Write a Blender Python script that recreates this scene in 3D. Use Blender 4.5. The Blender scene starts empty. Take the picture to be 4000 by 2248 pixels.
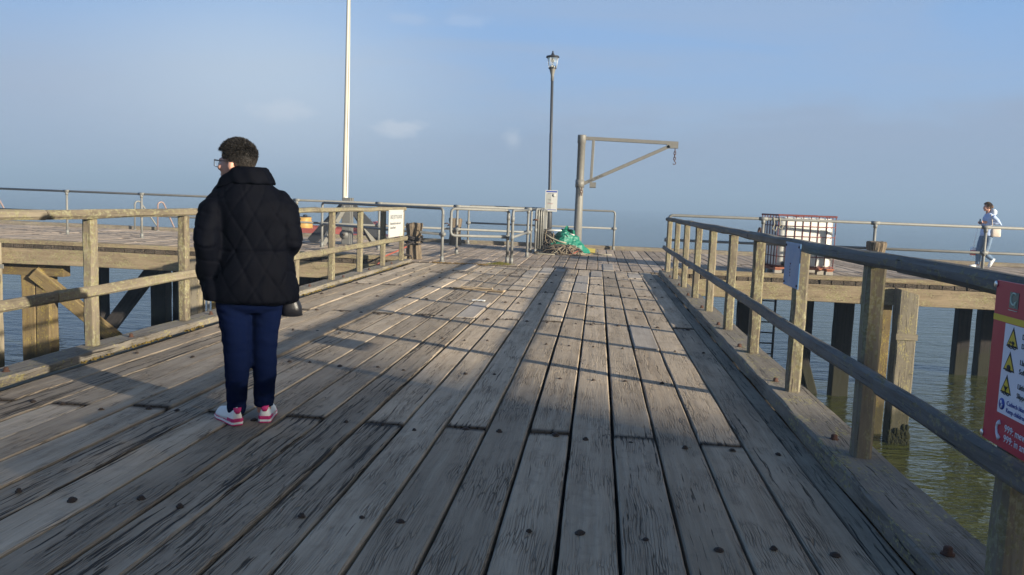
import bpy, bmesh, math, random
from mathutils import Vector, Matrix, Euler
random.seed(7)
C = bpy.context.scene.collection
S = bpy.context.scene
R = math.radians
U = random.uniform

# ------------------------------------------------------------------ mesh builder
class MB:
    """collects geometry with a grain coordinate and a tint per vertex"""
    def __init__(s): s.v=[]; s.f=[]; s.g=[]; s.t=[]; s.sm=[]
    def add(s, vs, fs, gs=None, tint=(.5,.3,.5,1), smooth=False):
        o=len(s.v); s.v+= [tuple(p) for p in vs]
        s.g += [tuple(q) for q in (gs if gs else vs)]
        s.t += [tint]*len(vs)
        s.f += [tuple(i+o for i in f) for f in fs]; s.sm += [smooth]*len(fs)
    def beam(s, p0, p1, w, h, up=(0,0,1), segs=1, jit=0., bev=.006, tint=None, wob=0., rot=False):
        p0=Vector(p0); p1=Vector(p1); d=p1-p0; L=d.length; d.normalize()
        up=Vector(up); side=d.cross(up)
        if side.length<1e-4: side=d.cross(Vector((1,0,0)))
        side.normalize(); up=side.cross(d).normalized()
        a,b=w/2,h/2; e=min(bev,a*.8,b*.8)
        sec=[(-a+e,-b),(a-e,-b),(a,-b+e),(a,b-e),(a-e,b),(-a+e,b),(-a,b-e),(-a,-b+e)]
        off=Vector((U(0,50),U(0,50),U(0,50)))
        vs=[];gs=[]
        wx=wz=0
        ts=[i/segs for i in range(segs+1)]
        if rot: ts=[0,min(.03,.1*L)/L,min(.10,.2*L)/L,min(.3,.4*L)/L]+[q for q in ts if .35<q*L<L-.35]+[1-min(.3,.4*L)/L,1-min(.10,.2*L)/L,1-min(.03,.1*L)/L,1]; segs=len(ts)-1
        tl=[]
        for i,t in enumerate(ts):
            ed=min(t,1-t)*L; al_=1-min(1,ed/.3) if rot else 0.
            wx=U(-wob,wob); wz=U(-wob,wob)
            for (x,z) in sec:
                jx=x+wx+U(-jit,jit); jz=z+wz+U(-jit,jit)
                al=t*L
                je=U(-.012,.004)*(1 if i==0 else -1 if i==segs else 0) if rot else 0
                vs.append(p0+d*(al-je)+side*jx+up*jz); gs.append(Vector((al,x,z))+off); tl.append(al_)
        fs=[]
        for i in range(segs):
            for k in range(8):
                k2=(k+1)%8
                fs.append((i*8+k,i*8+k2,(i+1)*8+k2,(i+1)*8+k))
        fs.append(tuple(range(7,-1,-1))); n=segs*8; fs.append(tuple(n+k for k in range(8)))
        tint=tint or (U(.2,.8),U(.1,.6),U(0,1),1); o=len(s.t)
        s.add(vs,fs,gs,tint)
        for q,al_ in enumerate(tl): s.t[o+q]=tuple(tint[:3])+(al_,)
        return s
    def box(s, lo, hi, tint=None, bev=.004):
        lo=Vector(lo);hi=Vector(hi);m=(lo+hi)/2
        return s.beam((lo.x,m.y,m.z),(hi.x,m.y,m.z),hi.y-lo.y,hi.z-lo.z,tint=tint,bev=bev)
    def tube(s, pts, r, n=10, cap=True, tint=(.5,.3,.5,1), sx=1., smooth=True):
        pts=[Vector(p) for p in pts]; N=len(pts)
        rs=r if isinstance(r,(list,tuple)) else [r]*N
        vs=[];gs=[];ref=None
        off=Vector((U(0,50),U(0,50),U(0,50))); al=0
        for i,p in enumerate(pts):
            t=(pts[min(i+1,N-1)]-pts[max(i-1,0)])
            if t.length<1e-9: t=Vector((0,0,1))
            t.normalize()
            if i: al+=(p-pts[i-1]).length
            if ref is None:
                ref=Vector((0,0,1)).cross(t)
                if ref.length<.05: ref=Vector((1,0,0)).cross(t)
                ref.normalize()
            ref=(ref-t*ref.dot(t)); ref.normalize(); b=t.cross(ref)
            for k in range(n):
                a=2*math.pi*k/n
                vs.append(p+(ref*math.cos(a)*sx+b*math.sin(a))*rs[i])
                gs.append(Vector((al,math.cos(a)*rs[i],math.sin(a)*rs[i]))+off)
        fs=[]
        for i in range(N-1):
            for k in range(n):
                k2=(k+1)%n; fs.append((i*n+k,i*n+k2,(i+1)*n+k2,(i+1)*n+k))
        if cap:
            fs.append(tuple(range(n-1,-1,-1))); fs.append(tuple((N-1)*n+k for k in range(n)))
        s.add(vs,fs,gs,tint,smooth); return s
    def lathe(s, prof, c=(0,0,0), n=20, tint=(.5,.3,.5,1), axis=None):
        c=Vector(c); vs=[]
        for r,z in prof:
            for k in range(n):
                a=2*math.pi*k/n; vs.append(c+Vector((r*math.cos(a),r*math.sin(a),z)))
        fs=[]
        for i in range(len(prof)-1):
            for k in range(n):
                k2=(k+1)%n; fs.append((i*n+k,i*n+k2,(i+1)*n+k2,(i+1)*n+k))
        fs.append(tuple(range(n-1,-1,-1))); fs.append(tuple((len(prof)-1)*n+k for k in range(n)))
        s.add(vs,fs,None,tint,True); return s
    def loft(s, rings, n=24, smooth=True, pw=2.2):
        """rings: (cx,cy,cz,rx,ry)"""
        vs=[]
        for cx,cy,cz,rx,ry in rings:
            for k in range(n):
                a=2*math.pi*k/n; ca,sa=math.cos(a),math.sin(a)
                m=(abs(ca)**pw+abs(sa)**pw)**(-1/pw)
                vs.append((cx+rx*ca*m,cy+ry*sa*m,cz))
        fs=[]
        for i in range(len(rings)-1):
            for k in range(n):
                k2=(k+1)%n; fs.append((i*n+k,i*n+k2,(i+1)*n+k2,(i+1)*n+k))
        fs.append(tuple(range(n-1,-1,-1))); fs.append(tuple((len(rings)-1)*n+k for k in range(n)))
        s.add(vs,fs,None,smooth=smooth); return s
    def ell(s, c, r, rot=None, nu=16, nv=10):
        c=Vector(c); m=(rot or Euler((0,0,0))).to_matrix()
        vs=[];fs=[]
        for i in range(nv+1):
            th=math.pi*i/nv
            for k in range(nu):
                a=2*math.pi*k/nu
                vs.append(c+m@Vector((r[0]*math.sin(th)*math.cos(a),r[1]*math.sin(th)*math.sin(a),r[2]*math.cos(th))))
        for i in range(nv):
            for k in range(nu):
                k2=(k+1)%nu; fs.append((i*nu+k,(i+1)*nu+k,(i+1)*nu+k2,i*nu+k2))
        s.add(vs,fs,None,smooth=True); return s
    def quad(s,a,b,c,d,tint=(.5,.3,.5,1)):
        s.add([a,b,c,d],[(0,1,2,3)],None,tint); return s
    def mesh(s,name):
        m=bpy.data.meshes.new(name); m.from_pydata(s.v,[],s.f)
        a=m.attributes.new('gc','FLOAT_VECTOR','POINT'); a.data.foreach_set('vector',[x for q in s.g for x in q])
        a=m.attributes.new('tint','FLOAT_COLOR','POINT'); a.data.foreach_set('color',[x for q in s.t for x in q])
        m.polygons.foreach_set('use_smooth',s.sm)
        bm=bmesh.new(); bm.from_mesh(m); bmesh.ops.recalc_face_normals(bm,faces=bm.faces); bm.to_mesh(m); bm.free()
        m.update(); return m
    def build(s,name,mat,parent=None,loc=None):
        o=bpy.data.objects.new(name,s.mesh(name)); C.objects.link(o)
        if mat: o.data.materials.append(mat)
        if parent: o.parent=parent
        if loc: o.location=loc
        return o

def tag(o,label=None,cat=None,group=None,kind=None):
    if label: o['label']=label
    if cat: o['category']=cat
    if group: o['group']=group
    if kind: o['kind']=kind
    return o
def thing(name,label,cat,loc=(0,0,0),rz=0,group=None):
    o=bpy.data.objects.new(name,None); C.objects.link(o); o.location=loc; o.rotation_euler=(0,0,rz)
    o.empty_display_size=.1
    return tag(o,label,cat,group)
def part(mb,name,mat,parent): return mb.build(name,mat,parent)

def remesh(mb,name,mat,parent,voxel=.012,smooth=4,fn=None,sub=0):
    tmp=bpy.data.objects.new('t',mb.mesh('t')); C.objects.link(tmp)
    md=tmp.modifiers.new('r','REMESH'); md.mode='VOXEL'; md.voxel_size=voxel; md.use_smooth_shade=True
    if smooth:
        ms=tmp.modifiers.new('s','SMOOTH'); ms.iterations=smooth; ms.factor=.5
    dg=bpy.context.evaluated_depsgraph_get(); dg.update()
    me=bpy.data.meshes.new_from_object(tmp.evaluated_get(dg))
    bpy.data.objects.remove(tmp)
    me.name=name
    if fn:
        ns=[v.normal.copy() for v in me.vertices]
        for v,nrm in zip(me.vertices,ns): v.co=Vector(fn(v.co,nrm))
    for p in me.polygons: p.use_smooth=True
    me.materials.clear(); me.materials.append(mat)
    o=bpy.data.objects.new(name,me); C.objects.link(o); o.parent=parent
    return o

# ------------------------------------------------------------------ materials
def mat_new(name):
    m=bpy.data.materials.new(name); m.use_nodes=True
    nt=m.node_tree; b=nt.nodes['Principled BSDF']
    return m,nt,b
class N:
    def __init__(s,nt): s.nt=nt
    def n(s,t,**k):
        x=s.nt.nodes.new(t)
        for a,v in k.items():
            if a=='inp':
                for i,val in v.items():
                    if hasattr(val,'is_linked') or isinstance(val,bpy.types.NodeSocket): s.nt.links.new(val,x.inputs[i])
                    else: x.inputs[i].default_value=val
            else: setattr(x,a,v)
        return x
    def attr(s,name): return s.n('ShaderNodeAttribute',attribute_name=name)
    def map(s,vec,scale): return s.n('ShaderNodeMapping',inp={'Vector':vec,'Scale':scale}).outputs[0]
    def noise(s,vec,scale=1.,detail=4.,rough=.6,dist=0.):
        return s.n('ShaderNodeTexNoise',inp={'Vector':vec,'Scale':scale,'Detail':detail,'Roughness':rough,'Distortion':dist}).outputs['Fac']
    def ramp(s,fac,stops,interp='LINEAR'):
        r=s.n('ShaderNodeValToRGB',inp={'Fac':fac}); cr=r.color_ramp; cr.interpolation=interp
        while len(cr.elements)<len(stops): cr.elements.new(.5)
        for e,(p,c) in zip(cr.elements,stops):
            e.position=p; e.color=(c,c,c,1) if isinstance(c,(int,float)) else tuple(c)+(1,)
        return r.outputs['Color']
    def math(s,op,a,b=0.,clamp=False):
        return s.n('ShaderNodeMath',operation=op,use_clamp=clamp,inp={0:a,1:b}).outputs[0]
    def mix(s,f,a,b,mode='MIX'):
        x=s.n('ShaderNodeMix',data_type='RGBA',blend_type=mode)
        for i,v in ((0,f),(6,a),(7,b)):
            if isinstance(v,bpy.types.NodeSocket): s.nt.links.new(v,x.inputs[i])
            else: x.inputs[i].default_value= v if i==0 else tuple(v)+(1,)
        return x.outputs[2]
    def bump(s,h,strength=.5,dist=.005,normal=None):
        d={'Height':h,'Strength':strength,'Distance':dist}
        if normal: d['Normal']=normal
        return s.n('ShaderNodeBump',inp=d).outputs[0]

def wood(name,ca,cb,lichen=0.,lcols=((.27,.22,.09),(.33,.31,.17)),crack=.5,rough=.85,bump=.8,moss=0.,chk=1.,ends=False,tide=False):
    m,nt,b=mat_new(name); k=N(nt)
    gc=k.attr('gc').outputs['Vector']; ta=k.attr('tint'); tn=k.n('ShaderNodeSeparateColor',inp={0:ta.outputs['Color']}); te=ta.outputs['Alpha'] if ends else None
    tr,tg,tb=tn.outputs[0],tn.outputs[1],tn.outputs[2]
    warp=k.n('ShaderNodeVectorMath',operation='ADD',inp={0:gc,1:k.n('ShaderNodeVectorMath',operation='SCALE',inp={0:k.n('ShaderNodeTexNoise',inp={'Vector':gc,'Scale':3.,'Detail':2.}).outputs['Color'],'Scale':.035}).outputs[0]}).outputs[0]
    fine=k.noise(k.map(warp,(3.,95.,95.)),1.,6.,.7)
    band=k.noise(k.map(warp,(.7,22.,22.)),1.,4.,.6)
    tone=k.noise(k.map(gc,(1.1,3.,3.)),1.,3.,.55)
    blot=k.noise(gc,9.,4.,.65)
    col=k.mix(k.ramp(band,((.3,0.),(.7,1.))),ca,cb)
    # tone of this timber and its blotches
    f=k.math('ADD',k.math('MULTIPLY',tr,.55),.70)
    f=k.math('MULTIPLY',f,k.math('ADD',k.math('MULTIPLY',tone,.7),.66))
    f=k.math('MULTIPLY',f,k.math('ADD',k.math('MULTIPLY',fine,.55),.72))
    col=k.mix(1.,col,k.n('ShaderNodeCombineColor',inp={0:f,1:f,2:f}).outputs[0],'MULTIPLY')
    col=k.mix(k.math('MULTIPLY',tb,.22),col,k.mix(1.,col,(1.12,.97,.80),'MULTIPLY'))
    # long splits along the grain
    th=k.math('ADD',k.math('MULTIPLY',k.math('POWER',tg,1.6),.17*crack*1.8),.295)
    if ends: th=k.math('ADD',th,k.math('MULTIPLY',k.math('POWER',te,3.),.16))
    spl=k.noise(k.map(warp,(1.0,52.,52.)),1.,3.,.6)
    split=k.math('MULTIPLY',k.math('SUBTRACT',th,spl),18.,True)
    # short weather checks
    vo=k.n('ShaderNodeTexVoronoi',feature='DISTANCE_TO_EDGE',inp={'Vector':k.map(warp,(2.4,88.,88.)),'Scale':1.,'Randomness':1.}).outputs['Distance']
    chkm=k.math('MULTIPLY',k.ramp(vo,((.0,1.),(.075,0.))),k.ramp(k.noise(k.map(gc,(2.,7.,7.)),1.,3.),((.50-.1*crack,0.),(.66,1.))))
    chkm=k.math('MULTIPLY',chkm,.86*chk)
    cr=k.math('MAXIMUM',split,chkm)
    col=k.mix(k.math('MULTIPLY',cr,.88),col,(.018,.015,.013))
    # dirt
    col=k.mix(k.math('MULTIPLY',k.ramp(blot,((.54,0.),(.74,1.))),.28),col,(.07,.06,.052))
    if ends:
        em=k.math('MULTIPLY',k.ramp(te,((.80,0.),(.97,1.))),.80)
        col=k.mix(em,col,(.035,.028,.022))
    if lichen:
        l1=k.noise(k.map(gc,(26.,48.,48.)),1.,5.,.62); l2=k.noise(k.map(gc,(4.,7.,7.)),1.,3.,.6)
        lm=k.math('MULTIPLY',k.ramp(k.math('ADD',l1,k.math('MULTIPLY',k.math('SUBTRACT',l2,.5),.6)),((.60-.16*lichen,0.),(.66-.12*lichen,1.))),.9)
        lc=k.mix(k.ramp(k.noise(gc,55.,3.),((.4,0.),(.6,1.))),lcols[0],lcols[1])
        col=k.mix(lm,col,lc)
    if moss:
        mm=k.ramp(k.noise(gc,14.,5.,.7),((.60-.1*moss,0.),(.72,1.)))
        col=k.mix(k.math('MULTIPLY',mm,.8),col,(.10,.075,.02))
    if tide:
        oz=k.n('ShaderNodeSeparateXYZ',inp={0:k.n('ShaderNodeTexCoord').outputs['Object']}).outputs[2]
        tz=k.math('ADD',oz,k.math('MULTIPLY',k.noise(k.map(gc,(.8,5.,5.)),1.,4.),.55))
        col=k.mix(k.math('MULTIPLY',k.math('SUBTRACT',1.,k.math('MULTIPLY',k.math('ADD',tz,2.25),4.,True),True),.80),col,(.030,.030,.016))
    nt.links.new(col,b.inputs['Base Color']); b.inputs['Roughness'].default_value=rough
    b.inputs['Specular IOR Level'].default_value=.22
    h=k.math('SUBTRACT',k.math('ADD',k.math('MULTIPLY',fine,.35),k.math('MULTIPLY',band,.5)),cr)
    nt.links.new(k.bump(h,bump,.008),b.inputs['Normal'])
    return m

def simple(name,col,rough=.6,metal=0.,var=.25,scale=12.,bump=0.,col2=None,thr=(.5,.7),spec=.5,coat=0.):
    m,nt,b=mat_new(name); k=N(nt)
    co=k.n('ShaderNodeTexCoord').outputs['Object']
    n1=k.noise(co,scale,5.,.6)
    f=k.math('ADD',k.math('MULTIPLY',n1,var*2),1-var)
    c=k.mix(1.,col,k.n('ShaderNodeCombineColor',inp={0:f,1:f,2:f}).outputs[0],'MULTIPLY')
    if col2: c=k.mix(k.ramp(k.noise(co,scale*1.7,5.,.65),((thr[0],0.),(thr[1],1.))),c,col2)
    nt.links.new(c,b.inputs['Base Color'])
    b.inputs['Roughness'].default_value=rough; b.inputs['Metallic'].default_value=metal; b.inputs['Specular IOR Level'].default_value=spec
    if bump: nt.links.new(k.bump(k.noise(co,scale*3,4.),bump,.01),b.inputs['Normal'])
    return m

M={}
M['deck']=wood('weathered_deck_wood',(.362,.294,.220),(.485,.405,.312),crack=.55,bump=1.,ends=True)
M['deck_head']=wood('head_deck_wood',(.315,.252,.197),(.415,.345,.277),crack=.6,bump=.9,ends=True)
M['kerb']=wood('kerb_wood',(.17,.15,.125),(.26,.235,.20),crack=.6,moss=.25,lichen=.05)
M['rail_left']=wood('lichen_rail_wood',(.140,.116,.084),(.205,.177,.135),lichen=.72,lcols=((.19,.165,.085),(.265,.25,.165)),crack=.3,chk=.4)
M['rail_right']=wood('shaded_rail_wood',(.115,.110,.103),(.185,.180,.172),lichen=.22,lcols=((.17,.145,.085),(.23,.21,.14)),crack=.4,chk=.5)  # darker, cooler grey puts the rail's shaded inner side into its colour
M['beam']=wood('edge_beam_wood',(.185,.142,.095),(.27,.22,.152),lichen=.5,lcols=((.18,.165,.07),(.34,.30,.19)),crack=.45)
M['pile_brown']=wood('brown_pile_wood',(.135,.093,.047),(.185,.145,.075),crack=.3,lichen=.2,lcols=((.25,.19,.05),(.3,.24,.07)),tide=True)
M['pile_dark']=wood('shaded_creosote_wood',(.016,.014,.014),(.035,.03,.028),crack=.4,tide=True)  # creosote tone taken near black, under-deck shade put into the colour
M['pile_pale']=wood('pale_pile_wood',(.17,.148,.11),(.235,.208,.16),crack=.6,lichen=.15,tide=True)
M['bollard']=wood('bollard_wood',(.165,.128,.09),(.265,.215,.16),crack=.6,bump=1.)
M['new_board']=wood('newer_board_wood',(.315,.275,.235),(.385,.345,.30),crack=.05,chk=.1,bump=.5)
M['slat']=wood('broken_slat_wood',(.33,.25,.16),(.45,.36,.25),crack=.8)
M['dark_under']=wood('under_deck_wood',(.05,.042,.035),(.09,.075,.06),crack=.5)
M['galv']=simple('galvanised_steel',(.185,.187,.18),.62,.15,.28,9.,col2=(.22,.21,.19),thr=(.52,.72))
M['galv_crane']=simple('painted_grey_steel',(.165,.16,.146),.6,.15,.2,14.,.15,col2=(.24,.23,.2),thr=(.58,.66))
M['lamp_steel']=simple('dark_lamp_steel',(.055,.058,.064),.55,.3,.25,14.,col2=(.12,.12,.12),thr=(.66,.72))
M['dark_steel']=simple('dark_steel',(.03,.032,.038),.5,.4,.2)
M['rust']=simple('rusty_iron',(.085,.040,.026),.9,.05,.4,40.,.4,col2=(.04,.022,.016))
M['rust_dark']=simple('dark_rusty_bolt',(.05,.036,.029),.8,.2,.4,40.,.4)
M['white']=simple('white_paint',(.60,.59,.55),.45,0,.08,6.)
M['pole']=simple('cream_pole_paint',(.60,.57,.49),.45,0,.06,4.)
M['notice']=simple('white_notice_board',(.50,.50,.475),.4,0,.04,5.)
M['ink']=simple('grey_lettering',(.10,.105,.12),.6)
M['ink_dark']=simple('black_lettering',(.02,.02,.022),.6)
M['red_sign']=simple('red_sign_paint',(.40,.016,.050),.4,0,.06,6.)
M['yellow']=simple('yellow_paint',(.60,.44,.03),.4,0,.06)
M['sign_panel']=simple('pale_blue_white_panel',(.66,.68,.76),.4,0,.04)
M['blue_sign']=simple('sky_tinted_sign',(.085,.22,.42),.4,.0,.12,4.,col2=(.19,.29,.41),thr=(.45,.75))  # blue puts the sky reflected in the board into its colour
M['blue_ink']=simple('blue_pictogram',(.03,.06,.30),.5)
M['tarp']=simple('green_tarpaulin',(.010,.155,.105),.5,0,.3,16.,.25,col2=(.016,.21,.15),thr=(.55,.7))
M['rope']=simple('tan_rope',(.19,.15,.105),.9,0,.35,30.)
M['rope_dark']=simple('dark_rope',(.035,.03,.03),.9,0,.35,30.)
M['rope_red']=simple('orange_red_rope',(.26,.06,.04),.85,0,.3,30.)
M['rope_pale']=simple('pale_rope',(.3,.28,.215),.9,0,.3,30.)
M['red_boat']=simple('red_boat_paint',(.27,.07,.06),.6,0,.15)
M['dark_boat']=simple('dark_red_hull',(.13,.05,.06),.6,0,.2)
M['orange']=simple('yellow_orange_paint',(.42,.25,.07),.6,0,.12)
M['cage']=simple('red_oxide_cage',(.13,.022,.02),.6,.1,.25,20.)
M['pallet_red']=simple('rust_red_pallet',(.30,.10,.05),.75,0,.3,20.)
M['pallet']=simple('grey_pallet_block',(.28,.26,.23),.9,0,.3,20.)
M['ibc']=simple('white_tank_plastic',(.66,.66,.62),.5,0,.05,4.)
M['ibc'].node_tree.nodes['Principled BSDF'].inputs['Subsurface Weight'].default_value=.9
M['ibc'].node_tree.nodes['Principled BSDF'].inputs['Subsurface Radius'].default_value=(.6,.6,.6)
M['barrier']=simple('weathered_barrier_steel',(.20,.20,.188),.55,.4,.3,16.,col2=(.22,.19,.16),thr=(.55,.7))
M['mossgrass']=simple('moss',(.10,.13,.025),.95,0,.5,40.,col2=(.24,.14,.04),thr=(.48,.6))
M['litter']=simple('white_litter',(.62,.62,.6),.6)
M['moss_edge']=simple('dry_plant',(.2,.13,.05),.95,0,.5,40.)
# people
M['skin']=simple('skin',(.56,.30,.22),.5,0,.08,20.)
M['jacket']=simple('navy_nylon_jacket',(.0012,.0016,.0040),.75,0,.25,30.,.12,spec=.06)
M['jeans']=simple('blue_denim',(.0030,.0068,.030),.95,0,.25,60.,.15,spec=.03)
M['shoe']=simple('white_shoe_leather',(.74,.76,.76),.45,0,.05,20.)
M['magenta']=simple('magenta_shoe_trim',(.55,.025,.16),.5,0,.08)
M['bag']=simple('black_bag_leather',(.012,.012,.016),.4,0,.2,30.,.1)
M['silver']=simple('silver_buckle',(.7,.7,.68),.3,.9)
M['hair2']=simple('brown_hair',(.11,.06,.035),.7,0,.4,60.)
M['hoodie']=simple('pale_blue_hoodie',(.40,.50,.72),.9,0,.12,20.,.15)
M['hoodie_grey']=simple('pale_grey_hood',(.58,.63,.70),.9,0,.1,20.)
M['jeans2']=simple('washed_blue_denim',(.12,.18,.27),.9,0,.25,30.,.1,col2=(.24,.3,.4),thr=(.62,.8))
M['tote']=simple('beige_bag_canvas',(.62,.54,.46),.8,0,.15,14.,col2=(.45,.38,.34),thr=(.55,.65))
M['carrier_white']=simple('white_carrier_plastic',(.8,.8,.82),.4,0,.05)
M['carrier_red']=simple('red_carrier_plastic',(.5,.02,.05),.4,0,.05)
M['eye']=simple('eye_white',(.7,.7,.68),.2,0,.02)
M['brick']=simple('brick_wall',(.28,.13,.09),.9,0,.2,3.)
M['slate']=simple('slate_roof',(.08,.08,.09),.8,0,.2,3.)
def glass(name,col=(1,1,1),rough=.05):
    m,nt,b=mat_new(name)
    b.inputs['Base Color'].default_value=tuple(col)+(1,); b.inputs['Roughness'].default_value=rough
    b.inputs['Transmission Weight'].default_value=.95; b.inputs['IOR'].default_value=1.15 if name=='lamp_glass' else 1.02
    return m
M['glass']=glass('lamp_glass',(.92,.94,.92),.12)
M['lens']=glass('spectacle_glass')
# two tone hair for the woman: dark brown, greying towards the nape
def hair_mat():
    m,nt,b=mat_new('dark_brown_hair'); k=N(nt)
    t=k.attr('tint').outputs['Color']
    nt.links.new(t,b.inputs['Base Color']); b.inputs['Roughness'].default_value=.6; b.inputs['Specular IOR Level'].default_value=.3
    return m
M['hair']=hair_mat()

# ------------------------------------------------------------------ water
WZ=-3.1
def water_mat():
    m,nt,b=mat_new('sea_water'); k=N(nt)
    co=k.n('ShaderNodeTexCoord').outputs['Object']
    n1=k.noise(k.map(co,(.55,1.5,1.)),1.,3.,.5,.4)
    n2=k.noise(k.map(co,(2.2,6.,1.)),1.,3.,.55,.5)
    n3=k.noise(k.map(co,(7.,16.,1.)),1.,2.,.5)
    h=k.math('ADD',k.math('MULTIPLY',n1,1.0),k.math('ADD',k.math('MULTIPLY',n2,.42),k.math('MULTIPLY',n3,.10)))
    nt.links.new(k.bump(h,1.,WAVE),b.inputs['Normal'])
    big=k.noise(co,.25,3.)
    col=k.mix(big,(.040,.047,.012),(.060,.066,.018))
    nt.links.new(col,b.inputs['Base Color'])
    b.inputs['Roughness'].default_value=.07; b.inputs['IOR'].default_value=1.333
    return m
WAVE=.12
HAZED=.0021; HAZEC=(.33,.47,.66,1)
M['water']=water_mat()
w=MB(); w.add([(-1390,-290,WZ),(1390,-290,WZ),(1390,1390,WZ),(-1390,1390,WZ)],[(0,1,2,3)])
tag(w.build('sea_water',M['water']),kind='structure')

# ------------------------------------------------------------------ approach deck
PW=.2405
def plank_run(mb,xc,y0,y1,w,zt=0.,th=.085,tint=None,segL=.45,jit=.0022):
    n=max(1,int((y1-y0)/segL))
    dz=U(-.004,.004)
    mb.beam((xc,y0,zt-th/2+dz),(xc+U(-.003,.003),y1,zt-th/2+dz+U(-.003,.003)),w,th,segs=n,jit=jit,bev=.0065,tint=tint,rot=True)
deck=MB()
joints_odd=[-1.5,4.6,12.15]; joints_even=[1.6,9.1,14.6]
gaps=[.145+PW*kk for kk in range(-16,5)]
xs=[(a+b)/2 for a,b in zip(gaps[:-1],gaps[1:])]
rough_planks={8:.95,5:.9,10:.85}
for i,x in enumerate(xs):
    js=joints_odd if round((x+.213)/PW)%2==0 else joints_even
    js=[-2.5]+[j+U(-.04,.04) for j in js]+[16.72]
    for a,b in zip(js[:-1],js[1:]):
        t=(U(.15,.85),U(.05,.55),U(0,1),1)
        if U(0,1)<.16: t=(U(.0,.25),U(.6,1),U(.2,.6),1)
        if i in rough_planks and b<10: t=(.25,rough_planks[i],.4,1)
        plank_run(deck,x,a+.008,b-.008,PW-U(.012,.022),tint=t)
plank_run(deck,1.178,-2.5,16.72,.118,zt=-.018,tint=(.05,.7,.3,1))
pd=tag(deck.build('pier_deck',M['deck']),kind='structure')
# newer patch boards let into the deck
for (x0,y0,x1,y1,z) in [(-.325,12.15,-.11,15.15,.006),(.40,7.62,.62,9.1,.004),(-1.53,9.05,-1.32,10.5,.004),(-2.62,15.15,-2.40,16.68,.012),
                        (-1.30,14.7,-1.09,15.9,.004),(-.80,15.9,-.59,16.7,.004),(-1.05,15.3,-.83,16.7,.005),(-.08,15.0,.135,16.3,.004),(.62,15.2,.86,16.0,.004),(.16,16.8,.38,18.6,.004)]:
    mb=MB(); mb.beam(((x0+x1)/2,y0,z-.011),((x0+x1)/2,y1,z-.011),x1-x0,.03,segs=3,jit=.001,tint=(U(.3,.9),.05,U(0,.4),1))
    part(mb,'patch_board',M['new_board'],pd)
# bolts
bl=[]
for j,yb in enumerate([1.7,3.16,4.52,4.70,6.1,7.58,9.02,9.2,10.6,12.1,13.6,15.1]):
    for i,x in enumerate(xs):
        odd=round((x+.213)/PW)%2==0
        if yb==4.70 or yb==9.2: continue
        if U(0,1)<.12: continue
        if yb in (9.02,9.2) and odd and yb==9.2: continue
        bl.append((x+U(-.045,.045),yb+U(-.05,.05)))
bl.sort(key=lambda q:q[0]**2*.4+q[1]**2)
def bolt_mb(mb,x,y,z,r,h):
    mb.lathe([(r*1.5,-.002),(r*1.45,.003),(r,.004),(r*.95,h*.7),(r*.6,h)],(x,y,z),7)
bm0=MB(); bolt_mb(bm0,0,0,0,.0115,.013); bmesh0=bm0.mesh('bolt'); bmesh0.materials.append(M['rust_dark'])
for x,y in bl[:90]:
    o=bpy.data.objects.new('bolt',bmesh0); C.objects.link(o); o.parent=pd; o.location=(x,y,.003); o.rotation_euler=(U(-.2,.2),U(-.2,.2),U(0,6)); s=U(.75,1.25); o.scale=(s,s*U(.8,1.2),U(.6,1.1))
rest=MB()
for x,y in bl[90:]: bolt_mb(rest,x,y,.003,.017,.012)
tag(rest.build('bolt',M['rust_dark'],pd),kind='stuff')
# under-deck joists and an added dark sheet that blacks out the gaps
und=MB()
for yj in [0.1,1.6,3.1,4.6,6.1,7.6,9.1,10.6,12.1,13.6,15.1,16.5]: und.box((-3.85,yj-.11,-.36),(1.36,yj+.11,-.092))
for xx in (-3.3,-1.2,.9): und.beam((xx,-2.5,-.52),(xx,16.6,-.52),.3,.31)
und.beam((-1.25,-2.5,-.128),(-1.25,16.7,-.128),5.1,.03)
part(und,'joist_gap_sheet',M['dark_under'],pd)

# kerbs with bolts
def kerb(name,label,p0,p1,w,h,mat,bolts,bz,segs=40):
    t=thing(name,label,'kerb')
    mb=MB(); mb.beam(p0,p1,w,h,segs=segs,jit=.006,bev=.012,tint=(.5,.6,.5,1)); part(mb,'timber',mat,t)
    for (x,y) in bolts:
        b=MB(); b.lathe([(.027,0),(.027,.005),(.018,.007),(.017,.026),(.010,.031)],(x,y,bz),6); part(b,'bolt',M['rust'],t)
    return t
PL=[1.66,3.12,4.58,6.04,7.5,8.96,10.42,11.9,13.37,14.84,16.3]
PR=[1.27,2.73,4.2,5.67,7.13,8.5,9.97,11.4,12.88,14.37,15.9]
kerb('timber_kerb','low weathered timber kerb along the left edge of the pier deck',(-3.855,-1,.028),(-3.90,16.75,.028),.24,.062,M['kerb'],[(-3.85+U(-.02,.02),y+.45) for y in PL[:-1]],.058)
kerb('timber_kerb','raised timber kerb with split outer edge along the right side of deck',(1.352,-1,.045),(1.372,16.3,.045),.275,.11,M['kerb'],[(1.32+U(-.02,.02),y+.28) for y in PR],.10,60)
fb=MB(); fb.beam((-4.0,-1,-.26),(-4.02,16.55,-.26),.10,.33,segs=8,jit=.003); tag(fb.build('edge_beam',M['beam']),'long timber beam under the left kerb of the approach','beam')
fb=MB(); fb.beam((1.45,-1,-.26),(1.47,16.3,-.26),.10,.33,segs=8,jit=.003); tag(fb.build('edge_beam',M['beam']),'long timber beam under the right kerb of the approach','beam')

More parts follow.
